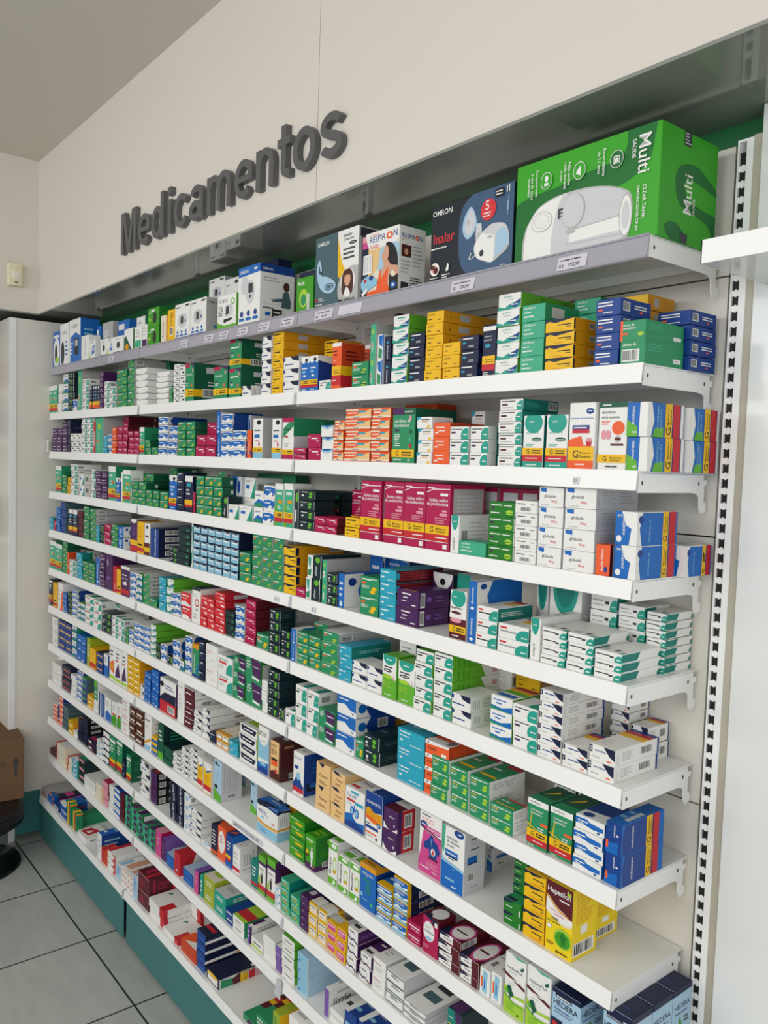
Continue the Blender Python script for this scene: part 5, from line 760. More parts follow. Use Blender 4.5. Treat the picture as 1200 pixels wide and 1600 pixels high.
# ------------------------------------------------------------------ stock on the shelves
# views: a crop of the photograph as (left, top, scale); every line below is one stack of cartons:
# left right top columns levels style [b=bottom] [y=set back] [d=depth] [k=rows deep]
VIEW = dict(A0=(60,460,4), A1=(60,720,4), A2=(60,1000,4), A3=(60,1200,5), B0=(200,440,4), B1=(200,620,4), B2=(200,860,4), B3=(200,1100,4),
    M0=(340,340,3.3333), M2=(400,920,3), M3=(340,1000,3.3333), M4=(200,1250,3.3333), C0=(450,460,4), C1=(450,720,4), C2=(440,1150,4), C3=(360,1360,5), C4=(580,1400,5), C5=(700,1230,4),
    D0=(700,400,2.4), D1=(700,740,2.4), D2=(700,1020,2.4), D3=(800,1300,3), E3=(500,1250,3.3333), F0=(0,1100,3), V0=(600,0,2), W0=(0,0,2))
DATA = '''
# 0 A0
86 133 240 1 1 gm1 d=.03
134 188 190 1 1 gm2 d=.04
190 258 165 1 1 gm3 d=.08
262 308 262 1 1 wbx d=.05
313 352 285 1 1 wlm d=.03
356 380 200 1 1 bsm d=.04 y=.05
382 426 285 1 1 wsm d=.05
398 462 182 1 1 gsm d=.05 y=.06
428 464 275 1 1 wlm d=.04
466 528 268 1 1 wsm d=.05
488 560 170 1 1 bsm d=.08 y=.065
532 588 220 1 1 grw d=.05
592 640 205 1 1 wgn d=.04
608 660 145 1 1 wgn d=.05 y=.06
642 671 190 1 1 wpp d=.04
675 745 92 1 2 gmt d=.06
762 794 135 1 1 cre3 d=.05
797 850 100 1 1 yel2 d=.04
# 0 B0
288 382 148 1 1 bpm d=.09
385 485 120 1 1 bpm d=.085
497 596 -8 1 2 bpm d=.06 y=.1
600 688 -10 1 1 bpm d=.09 y=.1
556 672 96 1 1 gte d=.04
# 0 M0
102 214 268 1 1 omr d=.11
220 300 235 1 1 dkb y=.125 d=.05
404 492 320 1 1 mul2 d=.05
412 500 290 1 1 dkb d=.06 y=.06
500 726 112 1 1 inh d=.075
737 935 95 1 1 resp d=.075
# 0 V0
140 398 648 1 1 ina d=.09
403 852 524 1 1 mlt d=.165
# 1 A0
64 118 575 2 1 tg d=.07
120 146 560 1 3 hx d=.08
150 180 500 1 4 wt d=.1
183 210 488 1 6 kg d=.16
212 238 655 1 1 em
244 266 470 1 1 gv d=.16
272 312 530 1 5 pr d=.1
318 378 572 4 1 tn d=.05
381 410 482 1 7 pu
398 438 545 1 4 pr d=.08 y=.002
440 476 575 1 3 pr
486 552 475 1 5 gr d=.1
555 597 408 1 6 gw d=.12
640 812 412 1 1 gr y=.12 d=.06
# 1 B0
46 116 545 1 6 hx d=.12
175 250 565 1 6 hx d=.1
252 272 650 1 2 gr
278 312 515 1 7 wb d=.07
315 352 530 1 4 wb d=.1
353 406 512 1 1 tf d=.12
530 615 535 1 1 tf d=.12
626 698 365 1 2 tf d=.12
704 762 650 1 1 wn d=.06
828 888 345 1 5 wn d=.08
895 962 320 1 7 ye d=.18
966 1062 475 1 3 wn d=.08
1070 1122 472 1 1 tb d=.1
1125 1182 465 1 1 tb d=.1
# 1 C0
186 258 535 1 1 pr d=.06
215 300 290 1 6 ye y=.1 d=.08
264 322 305 1 1 tor d=.07
398 445 318 1 1 tor y=.1 d=.06
456 505 318 1 1 tor y=.1 d=.06
388 494 425 1 2 gr d=.06
504 540 185 1 2 gv d=.07
543 586 250 1 2 vg d=.05
592 632 262 1 2 nvv d=.14
640 676 95 1 1 nvv y=.08 d=.11
640 738 135 1 5 wtl d=.14
742 838 242 1 4 nv d=.05
845 952 112 1 6 ye d=.18
955 1064 305 1 3 ye d=.08
1069 1178 262 1 3 nv d=.04
# 1 D0
120 170 258 1 1 tnv d=.06
173 258 146 1 5 wtl d=.16
262 350 186 1 4 cip d=.1
356 466 242 1 4 yn d=.06
462 560 165 1 5 cip y=.1 d=.08
541 636 166 1 4 pio d=.085
620 735 155 1 5 ye y=.11 d=.08
640 738 318 1 1 gos d=.15
640 738 245 1 1 gor d=.15 b=322
775 900 212 1 4 pio y=.11 d=.08
# 2 A0
85 177 835 3 3 pu
145 178 780 1 4 pu y=.05
180 197 780 1 4 nvv
200 264 868 2 3 wb
225 264 828 1 4 wb y=.06
266 337 765 2 6 pr
339 351 795 1 1 tr d=.08
353 398 770 1 1 gv d=.15
402 430 880 1 3 cy
433 455 873 1 3 em
457 484 830 1 4 or
488 552 825 2 4 mg
526 560 755 1 6 mg y=.07 d=.12
557 626 852 2 4 mg
629 660 830 1 1 tg d=.14
662 698 905 1 2 gr
701 741 952 1 1 gr
747 806 765 1 5 em d=.14
809 862 820 1 4 em d=.08
866 974 795 2 4 gr d=.12
980 1104 876 2 2 mg d=.08
1046 1106 800 1 3 mg y=.03 d=.08
# 2 B1
547 574 92 1 2 emv d=.14
577 645 105 1 5 em d=.14
648 728 207 1 3 em d=.06
735 766 207 1 1 ora d=.04
722 760 115 1 1 esv y=.05 d=.1
770 830 135 1 1 tcl d=.1
894 953 135 1 1 tcl d=.08
956 1028 132 1 1 tgm d=.14
1136 1200 142 1 1 tgm y=.1 d=.08
1032 1112 315 1 2 mg d=.06
1118 1198 232 1 2 mg d=.08
# 2 C0
201 278 815 1 3 wtr d=.06
277 344 785 1 4 ow d=.1
346 508 715 1 5 ow d=.06
511 626 708 1 5 ow d=.09
640 782 712 1 1 fex d=.12
797 892 765 1 4 wyb d=.06
894 998 800 1 3 ors d=.1
1002 1120 825 1 3 prm d=.06
1124 1238 822 1 3 prm d=.08
720 920 688 1 3 or y=.13 d=.06
1128 1215 728 1 3 wyb y=.12 d=.06
# 2 D0
181 269 537 1 6 prc d=.1
272 350 598 1 1 tpc d=.05
357 440 595 1 1 tpc d=.06
446 546 550 1 1 amb d=.06
549 660 548 1 1 bro d=.05
661 742 548 1 2 met d=.1
780 900 572 1 2 met y=.108 d=.09
# 3 A1
107 143 30 1 1 tg d=.1
150 205 28 1 1 gv y=.07 d=.1
146 174 85 1 3 gr
177 197 100 1 4 ye
200 240 18 1 5 pr d=.1
253 285 78 1 2 prb d=.06
327 350 50 1 3 pr
353 428 60 2 4 pu d=.08
434 478 32 1 1 tg d=.08
482 507 105 1 1 tb d=.06
510 520 70 1 1 wp d=.06
522 572 55 1 1 tgw d=.08
575 668 125 2 3 gr d=.1
622 714 75 2 4 gr y=.05 d=.1
672 750 178 2 2 gr d=.04
754 806 190 1 2 gl2 d=.06
# 3 B1
252 298 487 1 1 tb d=.05
302 344 468 1 5 nv d=.08
350 398 492 1 1 tnv2 d=.06
401 415 592 1 1 mg d=.04
420 582 490 3 4 gl2 d=.1
552 598 462 1 5 gw y=.04 d=.07
255 300 440 1 6 gr y=.1 d=.08
586 622 620 1 1 kgv d=.1
640 712 495 1 1 esv y=.05 d=.08
622 691 667 1 1 prb d=.05
694 776 675 1 1 prb d=.05
714 788 500 1 2 prb y=.055 d=.1
780 838 582 1 2 wt d=.05
842 910 552 1 3 em d=.08
914 966 540 1 1 tgw d=.08
970 1026 540 1 1 tgw d=.06
1030 1060 577 1 1 kgv d=.07
1064 1160 577 1 4 kg d=.08
800 1040 478 3 1 gr y=.15 d=.05
# 3 C1
152 302 340 2 2 mg d=.06
162 236 278 1 3 mg y=.065 d=.13
172 330 180 1 4 kn y=.105 d=.08
350 440 346 1 2 ye d=.06
392 455 178 1 1 fos y=.1 d=.05
449 574 120 1 1 fos d=.08
586 710 125 1 1 fos d=.08
714 848 130 1 1 fos d=.08
850 1000 138 1 1 fos d=.1
1003 1060 336 1 1 prv d=.14
# 3 D1
33 136 248 1 1 cip d=.05
98 180 48 1 1 mgw y=.12 d=.05
183 255 52 1 1 mgw y=.12 d=.05
258 330 55 1 1 mgw y=.12 d=.05
142 239 102 1 4 glm d=.06
241 323 98 1 5 wbc d=.05
326 418 47 1 4 glz d=.06
422 540 48 1 4 glz d=.12
543 600 262 1 1 ora d=.03
614 700 138 1 2 esb d=.12
790 890 262 1 1 esb y=.118 d=.085
# 4 A1
66 91 350 1 2 cy d=.06
93 105 372 1 1 mg d=.05
108 134 285 1 4 bl d=.08
137 168 255 1 4 bt d=.18
184 211 300 1 1 tnv2 d=.06
215 242 305 1 1 tnv2 d=.06
245 274 310 1 4 mgr d=.08
279 317 280 1 5 gr d=.08
320 357 297 1 5 gw d=.14
359 378 402 1 1 cy d=.05
381 404 395 1 2 kg d=.08
407 449 390 1 3 mg d=.08
452 494 393 1 4 gr d=.06
497 530 405 1 2 esw d=.06
567 610 360 1 1 tpy d=.08
613 654 376 1 1 tyr d=.08
656 690 387 1 1 twm d=.16
694 742 417 1 1 din d=.12
# 4 B1
252 304 930 1 3 kg d=.06
307 384 800 1 6 kn d=.08
386 398 780 1 1 wv d=.04
398 686 800 6 6 lb d=.12
692 764 962 1 3 gl2 d=.05
768 962 855 3 5 gw d=.12
690 768 885 1 3 prt y=.08 d=.06
966 1060 925 1 5 yn d=.15
# 4 C1
28 104 780 1 1 mg d=.05
108 142 585 1 2 wv d=.06
146 200 588 1 2 kgv d=.12
207 236 615 1 2 gv d=.13
240 300 692 1 3 kg d=.04
303 342 700 1 1 esw d=.12
500 580 572 1 1 esw y=.12 d=.07
600 735 585 1 2 em y=.14 d=.06
440 556 713 1 2 gl2 d=.06
560 662 668 1 4 cyb d=.14
668 802 792 1 2 ibu d=.09
892 1030 690 1 1 pub y=.1 d=.08
998 1104 802 1 1 ibp d=.07
1035 1130 700 1 1 prt y=.11 d=.06
1112 1166 745 1 2 emv d=.13
# 4 D1
100 178 491 1 3 prl d=.1
181 297 556 1 2 prl d=.07
302 340 536 1 1 prv d=.13
343 436 572 1 4 prf d=.11
440 538 592 1 4 prf d=.1
541 646 655 1 3 prf d=.12
525 625 442 1 4 prf y=.12 d=.08
628 728 482 1 5 prf y=.118 d=.08
731 808 512 1 7 prf y=.115 d=.09
320 366 405 1 1 bis y=.13 d=.04
368 490 412 1 1 bis y=.118 d=.05
# 5 A1
70 106 495 1 1 tg d=.07
109 146 515 1 1 tg d=.07
149 177 500 1 5 gr d=.08
178 188 570 1 1 or d=.12
190 228 612 1 3 pr d=.08
236 270 570 1 4 cy d=.1
273 350 622 2 3 gr d=.08
290 334 558 1 4 gw y=.04 d=.08
354 376 600 1 1 emv d=.08
378 411 572 1 4 pu d=.1
414 458 562 1 1 pul d=.14
461 484 655 1 1 tr d=.05
486 510 675 1 1 tyr d=.06
513 568 652 1 1 tpu d=.18
572 607 690 1 4 em d=.1
# 5 B2
10 46 132 1 4 em d=.1
49 84 140 1 4 wt d=.08
87 127 137 1 4 gw d=.14
129 178 292 1 1 gr d=.05
190 234 160 1 4 cy d=.12
237 280 172 1 4 wtl d=.18
272 324 258 1 3 em d=.05
327 388 252 1 2 rw d=.1
391 443 227 1 1 wcr d=.12
447 533 278 2 3 rd d=.08
537 600 252 1 5 rd d=.15
603 662 367 1 4 kn d=.08
665 720 338 1 4 em d=.06
727 796 300 1 5 mg d=.13
789 873 508 1 1 gl2 d=.06
877 943 358 1 4 kg d=.1
947 1008 488 1 3 kg d=.06
962 1018 362 1 3 gw y=.05 d=.09
1012 1054 480 1 2 emv d=.1
# 5 M2
182 298 192 2 3 gl2 d=.08
300 378 190 1 4 gw d=.14
262 330 150 1 4 gw y=.06 d=.12
382 442 255 1 3 cy d=.12
444 586 332 2 2 wn d=.07
588 653 302 1 1 ttg d=.05
656 733 332 1 1 ttg d=.06
665 743 232 1 2 ttw y=.06 d=.06
735 818 278 1 5 prg d=.08
822 908 293 1 5 prg d=.14
910 1000 482 1 2 wn d=.08
# 5 D2
150 232 152 1 3 wtb2 d=.08
235 328 185 1 3 prm d=.06
330 418 132 1 6 wnn d=.12
421 518 335 1 2 wnn d=.09
521 620 335 1 2 wnn d=.125
600 670 168 1 5 wnn y=.135 d=.07
680 745 262 1 2 wnn y=.13 d=.075
240 340 75 1 3 ye y=.15 d=.05
165 240 50 1 2 wp y=.14 d=.05
# 6 A1
66 87 737 1 1 tnv d=.08
89 114 757 1 1 tyr d=.1
117 148 757 1 1 tow d=.1
152 178 818 1 4 bl d=.08
180 206 815 1 4 kg d=.1
208 238 800 1 5 em d=.08
242 284 880 1 3 wt d=.06
287 338 832 1 4 prr d=.1
342 388 862 1 3 prr d=.1
391 450 932 1 3 kg d=.06
458 533 962 2 3 pr d=.08
458 500 885 1 4 prt y=.06 d=.12
536 560 1042 1 2 gr d=.05
562 594 1048 1 2 em d=.06
# 6 B2
0 30 535 1 2 em d=.06
34 95 442 1 4 em d=.12
97 134 468 1 4 em d=.1
137 171 457 1 5 wtl d=.18
174 198 575 1 2 kg d=.08
200 237 577 1 2 em d=.05
240 272 647 1 1 kg d=.05
275 318 552 1 3 em d=.08
321 349 682 1 1 wt d=.05
352 394 527 1 4 em d=.1
397 438 577 1 1 tgy d=.05
440 474 560 1 4 nv d=.12
478 552 577 1 2 wpk d=.12
556 646 642 1 2 prr d=.12
650 724 652 1 3 gp d=.05
728 830 652 1 2 gp d=.05
826 866 800 1 3 wp d=.03
870 932 735 1 5 kg d=.12
935 968 975 1 1 kg d=.05
940 1040 750 1 4 kn y=.06 d=.1
# 6 M3
345 396 350 1 1 pr d=.06
400 456 227 1 3 pr d=.1
459 516 256 1 3 pr d=.13
518 604 347 1 2 gp d=.06
610 708 278 1 3 neo d=.12
710 752 507 1 1 gl2 d=.05
756 828 482 1 2 kg d=.14
770 860 370 1 3 esb y=.13 d=.07
872 930 392 1 2 ye y=.14 d=.06
928 1068 448 1 3 cyl d=.12
1071 1195 512 1 4 ort d=.12
# 6 D2
-68 -2 378 1 3 gl d=.1
2 70 415 1 3 gl d=.1
74 150 452 1 3 gl d=.1
153 242 555 1 2 gl d=.04
290 368 537 1 1 ket d=.08
372 458 572 1 1 ket d=.09
390 470 490 1 1 ket y=.13 d=.07
480 560 515 1 1 ket y=.13 d=.07
463 574 600 1 4 neb d=.09
577 640 626 1 2 mlx d=.12
# 7 A1
86 120 970 1 3 wb2 d=.06
123 204 988 2 4 nvt d=.08
207 234 1015 1 4 wt d=.1
237 292 1075 1 3 bl d=.06
# 7 A2
298 318 -18 1 1 lim d=.14
320 356 45 1 1 yrm d=.12
359 400 68 1 3 nvt d=.08
403 431 82 1 1 twb d=.05
436 470 27 1 1 tmd d=.04
473 511 47 1 1 tmp d=.04
514 549 67 1 1 tmp d=.04
552 642 92 2 6 yel d=.1
620 655 262 1 2 wn d=.06
660 700 190 1 5 bl d=.08
703 748 178 1 5 bl d=.12
# 7 B2
193 290 787 1 1 asm d=.03
302 343 807 1 1 twp d=.06
347 402 852 1 4 bnw d=.14
405 455 985 1 3 wn d=.06
458 515 975 1 4 wnn d=.15
497 545 1120 1 1 nv d=.05
# 7 B3
548 622 162 2 2 yew d=.13
626 686 217 1 2 cyl d=.06
690 798 110 1 4 end d=.05
806 872 127 1 1 eco d=.09
876 942 217 1 1 exp d=.09
1020 1086 287 1 1 lipo d=.09
# 7 C2
206 294 152 1 2 beg d=.07
297 384 207 1 3 bei d=.14
389 510 302 1 1 flu d=.1
519 622 332 1 1 fln d=.11
626 714 432 1 2 pwr d=.1
845 985 452 1 1 ant d=.03
990 1130 545 1 1 hid d=.06
# 7 C5
238 276 352 1 1 hid y=.12 d=.07
392 478 432 1 7 gbx y=.035 d=.06
333 444 682 1 2 gbx d=.03
457 592 507 1 5 yn2 d=.05
598 766 567 1 1 hep d=.07
800 902 640 1 1 hep y=.082 d=.072
# 8 A2
87 143 130 1 4 wp d=.06
120 150 97 1 5 wp y=.05 d=.05
145 198 148 1 4 npu d=.08
201 234 207 1 4 wp d=.08
237 266 187 1 5 em d=.08
269 298 227 1 4 lgb d=.12
300 336 332 1 3 yel d=.08
341 363 247 1 1 tgn d=.05
343 368 367 1 1 wp d=.04
372 402 322 1 1 bws d=.08
405 449 347 1 1 bwt d=.1
453 482 377 1 1 tgl d=.08
485 511 387 1 1 tgl d=.08
515 562 352 1 5 pkw d=.06
566 602 402 1 4 bnn d=.06
605 652 422 1 4 bnn d=.06
656 697 452 1 1 twn d=.08
700 738 592 1 3 yeb d=.04
742 776 517 1 1 tdg d=.13
779 833 652 1 3 kdg d=.1
836 884 692 1 4 wn d=.08
888 932 662 1 5 wn d=.08
936 984 662 1 6 wn d=.1
987 1022 722 1 1 twy d=.06
1028 1076 752 1 1 twy d=.06
1092 1138 737 1 1 tbz d=.07
# 8 B3
700 738 437 1 1 tbz y=.12 d=.06
760 800 472 1 1 tbz y=.045 d=.05
796 924 592 1 1 mas d=.04
935 985 600 1 1 mas y=.06 d=.05
995 1034 627 1 1 yrm y=.06 d=.06
# 8 C2
42 138 482 1 4 grl d=.1
143 208 602 1 1 grm d=.07
225 285 590 1 3 grl y=.07 d=.09
286 342 642 1 1 max d=.05
358 414 672 1 1 max y=.055 d=.04
346 412 732 1 1 max d=.045
416 478 777 1 1 max d=.06
430 495 700 1 1 max y=.07 d=.05
482 582 777 1 1 lor d=.07
586 682 906 1 4 lrt d=.06
686 780 868 1 5 lrt d=.11
# 8 C4
264 378 167 1 2 ibm d=.06
384 510 130 1 1 mio d=.05
512 682 262 1 4 mi2 d=.09
686 832 440 1 3 mi2 d=.12
836 918 542 1 1 wbl d=.08
922 1006 587 1 1 wbl d=.08
# 8 E3
948 1056 782 1 1 hdx d=.06
1062 1186 852 1 1 hdx d=.07
# 8 D3
174 308 720 1 1 hed d=.07
408 545 800 1 1 hed d=.058 k=3
# 9 A2
91 122 387 1 4 orw d=.05
124 150 347 1 5 orw d=.08 y=.004
152 182 402 1 5 btb d=.14
184 214 492 1 2 yel d=.08
216 240 557 1 1 wp d=.04
243 268 487 1 5 nvb d=.08
271 305 477 1 5 nvb d=.1
308 356 602 1 2 nvr d=.06
359 396 612 1 3 wlb d=.08
399 438 562 1 5 wnk d=.1
442 478 587 1 1 tgr d=.08
481 517 602 1 1 tgr d=.1
519 540 747 1 1 nv d=.03
544 572 707 1 1 tgr d=.08
# 9 B3
75 128 342 1 3 wn d=.07
138 178 407 1 4 pur d=.09
257 298 482 1 4 nvt2 d=.1
301 344 497 1 4 nvt2 d=.1
347 386 547 1 4 wlb d=.06
389 454 642 1 4 wn d=.09
457 512 842 1 1 wlb d=.05
514 552 742 1 1 tbo d=.08
555 604 752 1 1 tor2 d=.08
607 647 802 1 1 tbl d=.08
650 694 877 1 1 twr d=.07
735 790 885 1 1 twr y=.06 d=.06
762 804 962 1 1 ttl d=.06
808 856 935 1 1 tpg d=.06
860 914 957 1 1 tpg d=.08
# 9 M4
759 790 432 1 3 wlb d=.06
792 838 397 1 4 gro d=.1
841 890 482 1 3 gro d=.12
893 938 480 1 5 pul d=.09
# 9 C3
600 670 227 1 3 yew2 d=.1
674 742 287 1 3 yew2 d=.1
738 816 372 1 3 yep d=.09
819 895 427 1 3 yep d=.09
766 850 272 1 4 yep y=.04 d=.05
902 978 432 1 3 wpu d=.12
1002 1084 627 1 2 wpu d=.1
# 9 C4
2 100 462 1 2 wmg d=.11
108 240 562 1 3 gli d=.12
248 418 792 1 3 gli d=.13
578 690 862 1 2 dkt d=.08
# 10 F0
231 260 202 1 1 mgr d=.05
262 284 174 1 2 cre d=.12
287 310 192 1 3 cre2 d=.12
313 334 243 1 2 cre d=.12
337 362 247 1 2 cyw d=.07
365 396 240 1 3 knw d=.06
# 10 A3
350 438 42 2 3 wp d=.12
442 496 102 1 3 cre2 d=.08
500 543 87 1 4 pnk d=.1
547 582 122 1 3 wp d=.08
585 632 137 1 4 neb2 d=.09
635 668 187 1 4 mgp d=.1
672 714 202 1 5 gvp d=.12
718 764 292 1 4 gvp d=.12
767 810 342 1 4 gvp d=.13
813 855 422 1 3 gvp d=.12
858 905 462 1 3 gvp d=.12
910 954 472 1 1 pkt d=.12
958 986 542 1 1 pul2 d=.13
990 1050 652 1 1 lbl d=.1
1056 1100 642 1 1 cri d=.12
# 10 B3
338 404 1012 1 2 lbl d=.12
411 438 1032 1 1 pkp d=.13
442 462 1062 1 1 tea d=.12
466 530 1062 1 2 olv d=.13
# 10 M4
443 502 462 1 2 tlw d=.13
505 540 557 1 2 nvb2 d=.13
544 604 587 1 2 wgr d=.13
# 10 C3
130 150 422 1 1 pul3 d=.13
158 245 502 1 1 wgt d=.1
250 346 477 1 3 wbr d=.07
350 390 572 1 3 pul4 d=.05
394 492 482 1 5 wgr2 d=.06
511 590 627 1 4 lbb d=.15
724 760 912 1 1 lil d=.13
768 874 1062 1 2 whx d=.12
884 978 1077 1 1 prm2 d=.13
986 1090 1160 1 1 prm2 d=.12
# 11 A3
22 62 152 1 1 gre d=.18
66 104 190 1 2 blu d=.2
108 158 262 1 1 wnb d=.04
136 164 205 1 1 nvm d=.17 y=.03
168 212 252 1 2 blw d=.09
216 248 247 1 1 brs d=.2
256 290 322 1 1 brs d=.19
294 326 345 1 1 grn d=.2 y=.03
303 372 482 1 1 was d=.09
330 400 405 1 2 was y=.06 d=.12
390 448 612 1 1 was d=.07
458 490 497 1 1 btb2 d=.13
484 530 612 1 2 rdo d=.05
534 598 632 1 3 wrd d=.12
602 638 742 1 1 lbs d=.1
642 732 762 2 3 pec d=.14
735 768 830 1 1 lbs d=.06
772 858 792 1 2 mar d=.14
# 11 M4
107 204 502 1 2 wrb d=.1
160 260 627 1 1 wrb d=.1 
305 375 512 1 2 wrb y=.1 d=.08
272 350 712 1 2 oru d=.05
354 398 665 1 4 nbw d=.13
402 468 870 1 1 gen d=.14
# 11 C3
97 185 1100 1 1 gp2 d=.13
190 300 1112 1 1 gp2 d=.13
318 372 1090 1 1 lmg d=.1
442 565 1122 1 1 prd d=.14
'''
S('prg', 'white box with teal corner and lime side', 'w li li', STY['pr']['f'].replace('sinvastatina', 'cetoconazol'), 'L .1 .1 .4 .9 gn 3;p w .7 0 1 0 1 1 .6 1;r .85 .2 .95 .6 pk', 'l .1 .2 .8 .7 gn 2')
S('pkw', 'white box with rose print', 'w w w', 'r .15 .3 .7 .5 pk;l .1 .6 .8 .85 gy 1', SL)
rng = random.Random(11)
BX = []      # every carton: style, row, geometry
grp = 0; cur = None
for ln in DATA.strip().splitlines():
    a = ln.split()
    if a[0] == '#': cur = (int(a[1]), VIEW[a[2]]); continue
    r, (ox, oy, s) = cur
    x0, x1, yt = (float(a[i]) for i in (0, 1, 2)); nc, nl, st = int(a[3]), int(a[4]), a[5]
    op = dict(q.split('=') for q in a[6:])
    y = float(op.get('y', 0)); d = float(op.get('d', .11)); k = int(op.get('k', 1))
    z0 = ZR[r]+.0003; fy = (.006 if r < 11 else -.026)+(y if y > .012 else rng.uniform(0, .003)+y)
    if r == 0: fy += .002
    X0 = x_at(x0/s+ox, fy, z0); X1 = x_at(x1/s+ox, fy, z0)
    zt = z_at(yt/s+oy, X0, fy)
    if 'b' in op: z0 = max(z0, z_at(float(op['b'])/s+oy, X0, fy))
    d = min(d, .202-fy)
    w = (X1-X0)/nc; h = (zt-z0)/nl
    # nothing taller than the gap to the shelf above
    top = (ZR[r-1]-.024 if y > .03 or True else 0) if r else ZB-.01
    if zt > top: h = (top-z0)/nl
    grp += 1
    for kk in range(k):
        for c in range(nc):
            for l in range(nl):
                BX.append(dict(st=st, row=r, grp=grp, c=c, l=l, k=kk, nc=nc, nl=nl, nk=k, x=X0+(c+.5)*w, y=fy+kk*(d+.002), z=z0+l*h, w=w-.0008, h=h-.0005, d=d, y0=y, x0=X0, x1=X1))
# keep neighbouring stacks from running into each other
stacks = {}
for b_ in BX: stacks.setdefault(b_['grp'], []).append(b_)
info = {g: dict(row=v[0]['row'], x0=v[0]['x0'], x1=v[0]['x1'], y0=min(q['y'] for q in v), y1=max(q['y']+q['d'] for q in v), z0=min(q['z'] for q in v), z1=max(q['z']+q['h'] for q in v), st=v[0]['st'], w0=v[0]['x1']-v[0]['x0']) for g, v in stacks.items()}
gs = sorted(info)
for i in range(len(gs)):
    for j in range(len(gs)):
        A_, B_ = info[gs[i]], info[gs[j]]
        if i == j or A_['row'] != B_['row'] or A_['z0'] > B_['z1']-.001 or B_['z0'] > A_['z1']-.001: continue
        ov = min(A_['x1'], B_['x1'])-max(A_['x0'], B_['x0'])
        if ov <= 0: continue
        # the one behind moves back if it can, else the left one gives up width
        if A_['y0'] < B_['y0']-.02:
            if A_['y1'] > B_['y0']-.001: A_['y1'] = max(A_['y0']+.012, B_['y0']-.001)
        elif abs(A_['y0']-B_['y0']) <= .02 and A_['x0'] <= B_['x0']:
            cut = (A_['x1']-B_['x0'])
            if cut < .6*(A_['x1']-A_['x0']): A_['x1'] = B_['x0']+min(cut*.5, .5*(B_['x1']-B_['x0'])); B_['x0'] = A_['x1']+.0005; A_['x1'] -= .0005
for g, v in stacks.items():
    I = info[g]; nc = v[0]['nc']; w = (I['x1']-I['x0'])/nc
    for q in v:
        q['w'] = max(.004, w-.0012); q['x'] = I['x0']+(q['c']+.5)*w
        if q['nk'] == 1: q['d'] = I['y1']-I['y0']
INSIDE = [q for q in BX]
for q in BX:
    a0 = proj((q['x']-q['w']/2, q['y'], q['z'])); a1 = proj((q['x']+q['w']/2, q['y'], q['z'])); a2 = proj((q['x']-q['w']/2, q['y'], q['z']+q['h'])); a3 = proj((q['x']+q['w']/2, q['y']+q['d'], q['z']))
    q['pxh'] = abs(a2[1]-a0[1]); q['area'] = abs(a1[0]-a0[0])*q['pxh']+.4*abs(a3[0]-a1[0])*q['pxh']; q['px'] = a0
    sty = STY[q['st']]
    if sty['name']: q['kind'] = sty['name']
    elif q['nl'] == 1 and q['h'] > 1.15*q['w'] or q['st'] in ('hed', 'hep', 'tf', 'ket', 'fex'): q['kind'] = 'medicine_carton'
    else: q['kind'] = 'medicine_box'
CATN = {'medicine_carton': 'medicine carton', 'medicine_box': 'medicine box'}
boxes = sorted([q for q in BX if q['kind'] == 'medicine_box'], key=lambda q: -(q['area'] if q['y0'] < .03 else q['area']*.25))
for i, q in enumerate(boxes): q['solo'] = i < 300
for q in BX:
    if q['kind'] != 'medicine_box': q['solo'] = True
print('CARTONS', len(BX), 'individual', sum(q['solo'] for q in BX), {k: sum(q['kind'] == k for q in BX) for k in set(q['kind'] for q in BX)})

# --- labels that single a carton out
LV = {2: ['lower', 'upper'], 3: ['bottom', 'middle', 'top']}
NUM = ['bottom', 'second from bottom', 'third from bottom', 'fourth from bottom', 'fifth from bottom', 'sixth from bottom', 'top']
def lev(q):
    n, l = q['nl'], q['l']
    if n == 1: return ''
    if n <= 3: return LV[n][l]
    if l == n-1: return 'topmost'
    if l == n-2: return 'second from top'
    return NUM[l]
def colw(q):
    if q['nc'] == 1: return ''
    if q['nc'] == 2: return ['left column', 'right column'][q['c']]
    if q['nc'] == 3: return ['left column', 'centre column', 'right column'][q['c']]
    return ['first', 'second', 'third', 'fourth', 'fifth', 'sixth'][q['c']]+' column'
byrow = {}
for g, I in info.items(): byrow.setdefault(I['row'], []).append((I['x0'], g))
used = {}
meta = {}
for r, L in byrow.items():
    L.sort()
    for n_, (x, g) in enumerate(L):
        bay = min(2, int(max(0, (info[g]['x0']+info[g]['x1'])/2)))
        same = [gg for _, gg in L if info[gg]['st'] == info[g]['st'] and min(2, int(max(0, (info[gg]['x0']+info[gg]['x1'])/2))) == bay]
        loc = ''
        if len(same) == 2: loc = ['left', 'right'][same.index(g)]
        elif len(same) == 3: loc = ['left', 'centre', 'right'][same.index(g)]
        elif len(same) > 3: loc = ['first', 'second', 'third', 'fourth', 'fifth', 'sixth', 'seventh', 'eighth'][same.index(g)]+' from left'
        meta[g] = (bay, loc)
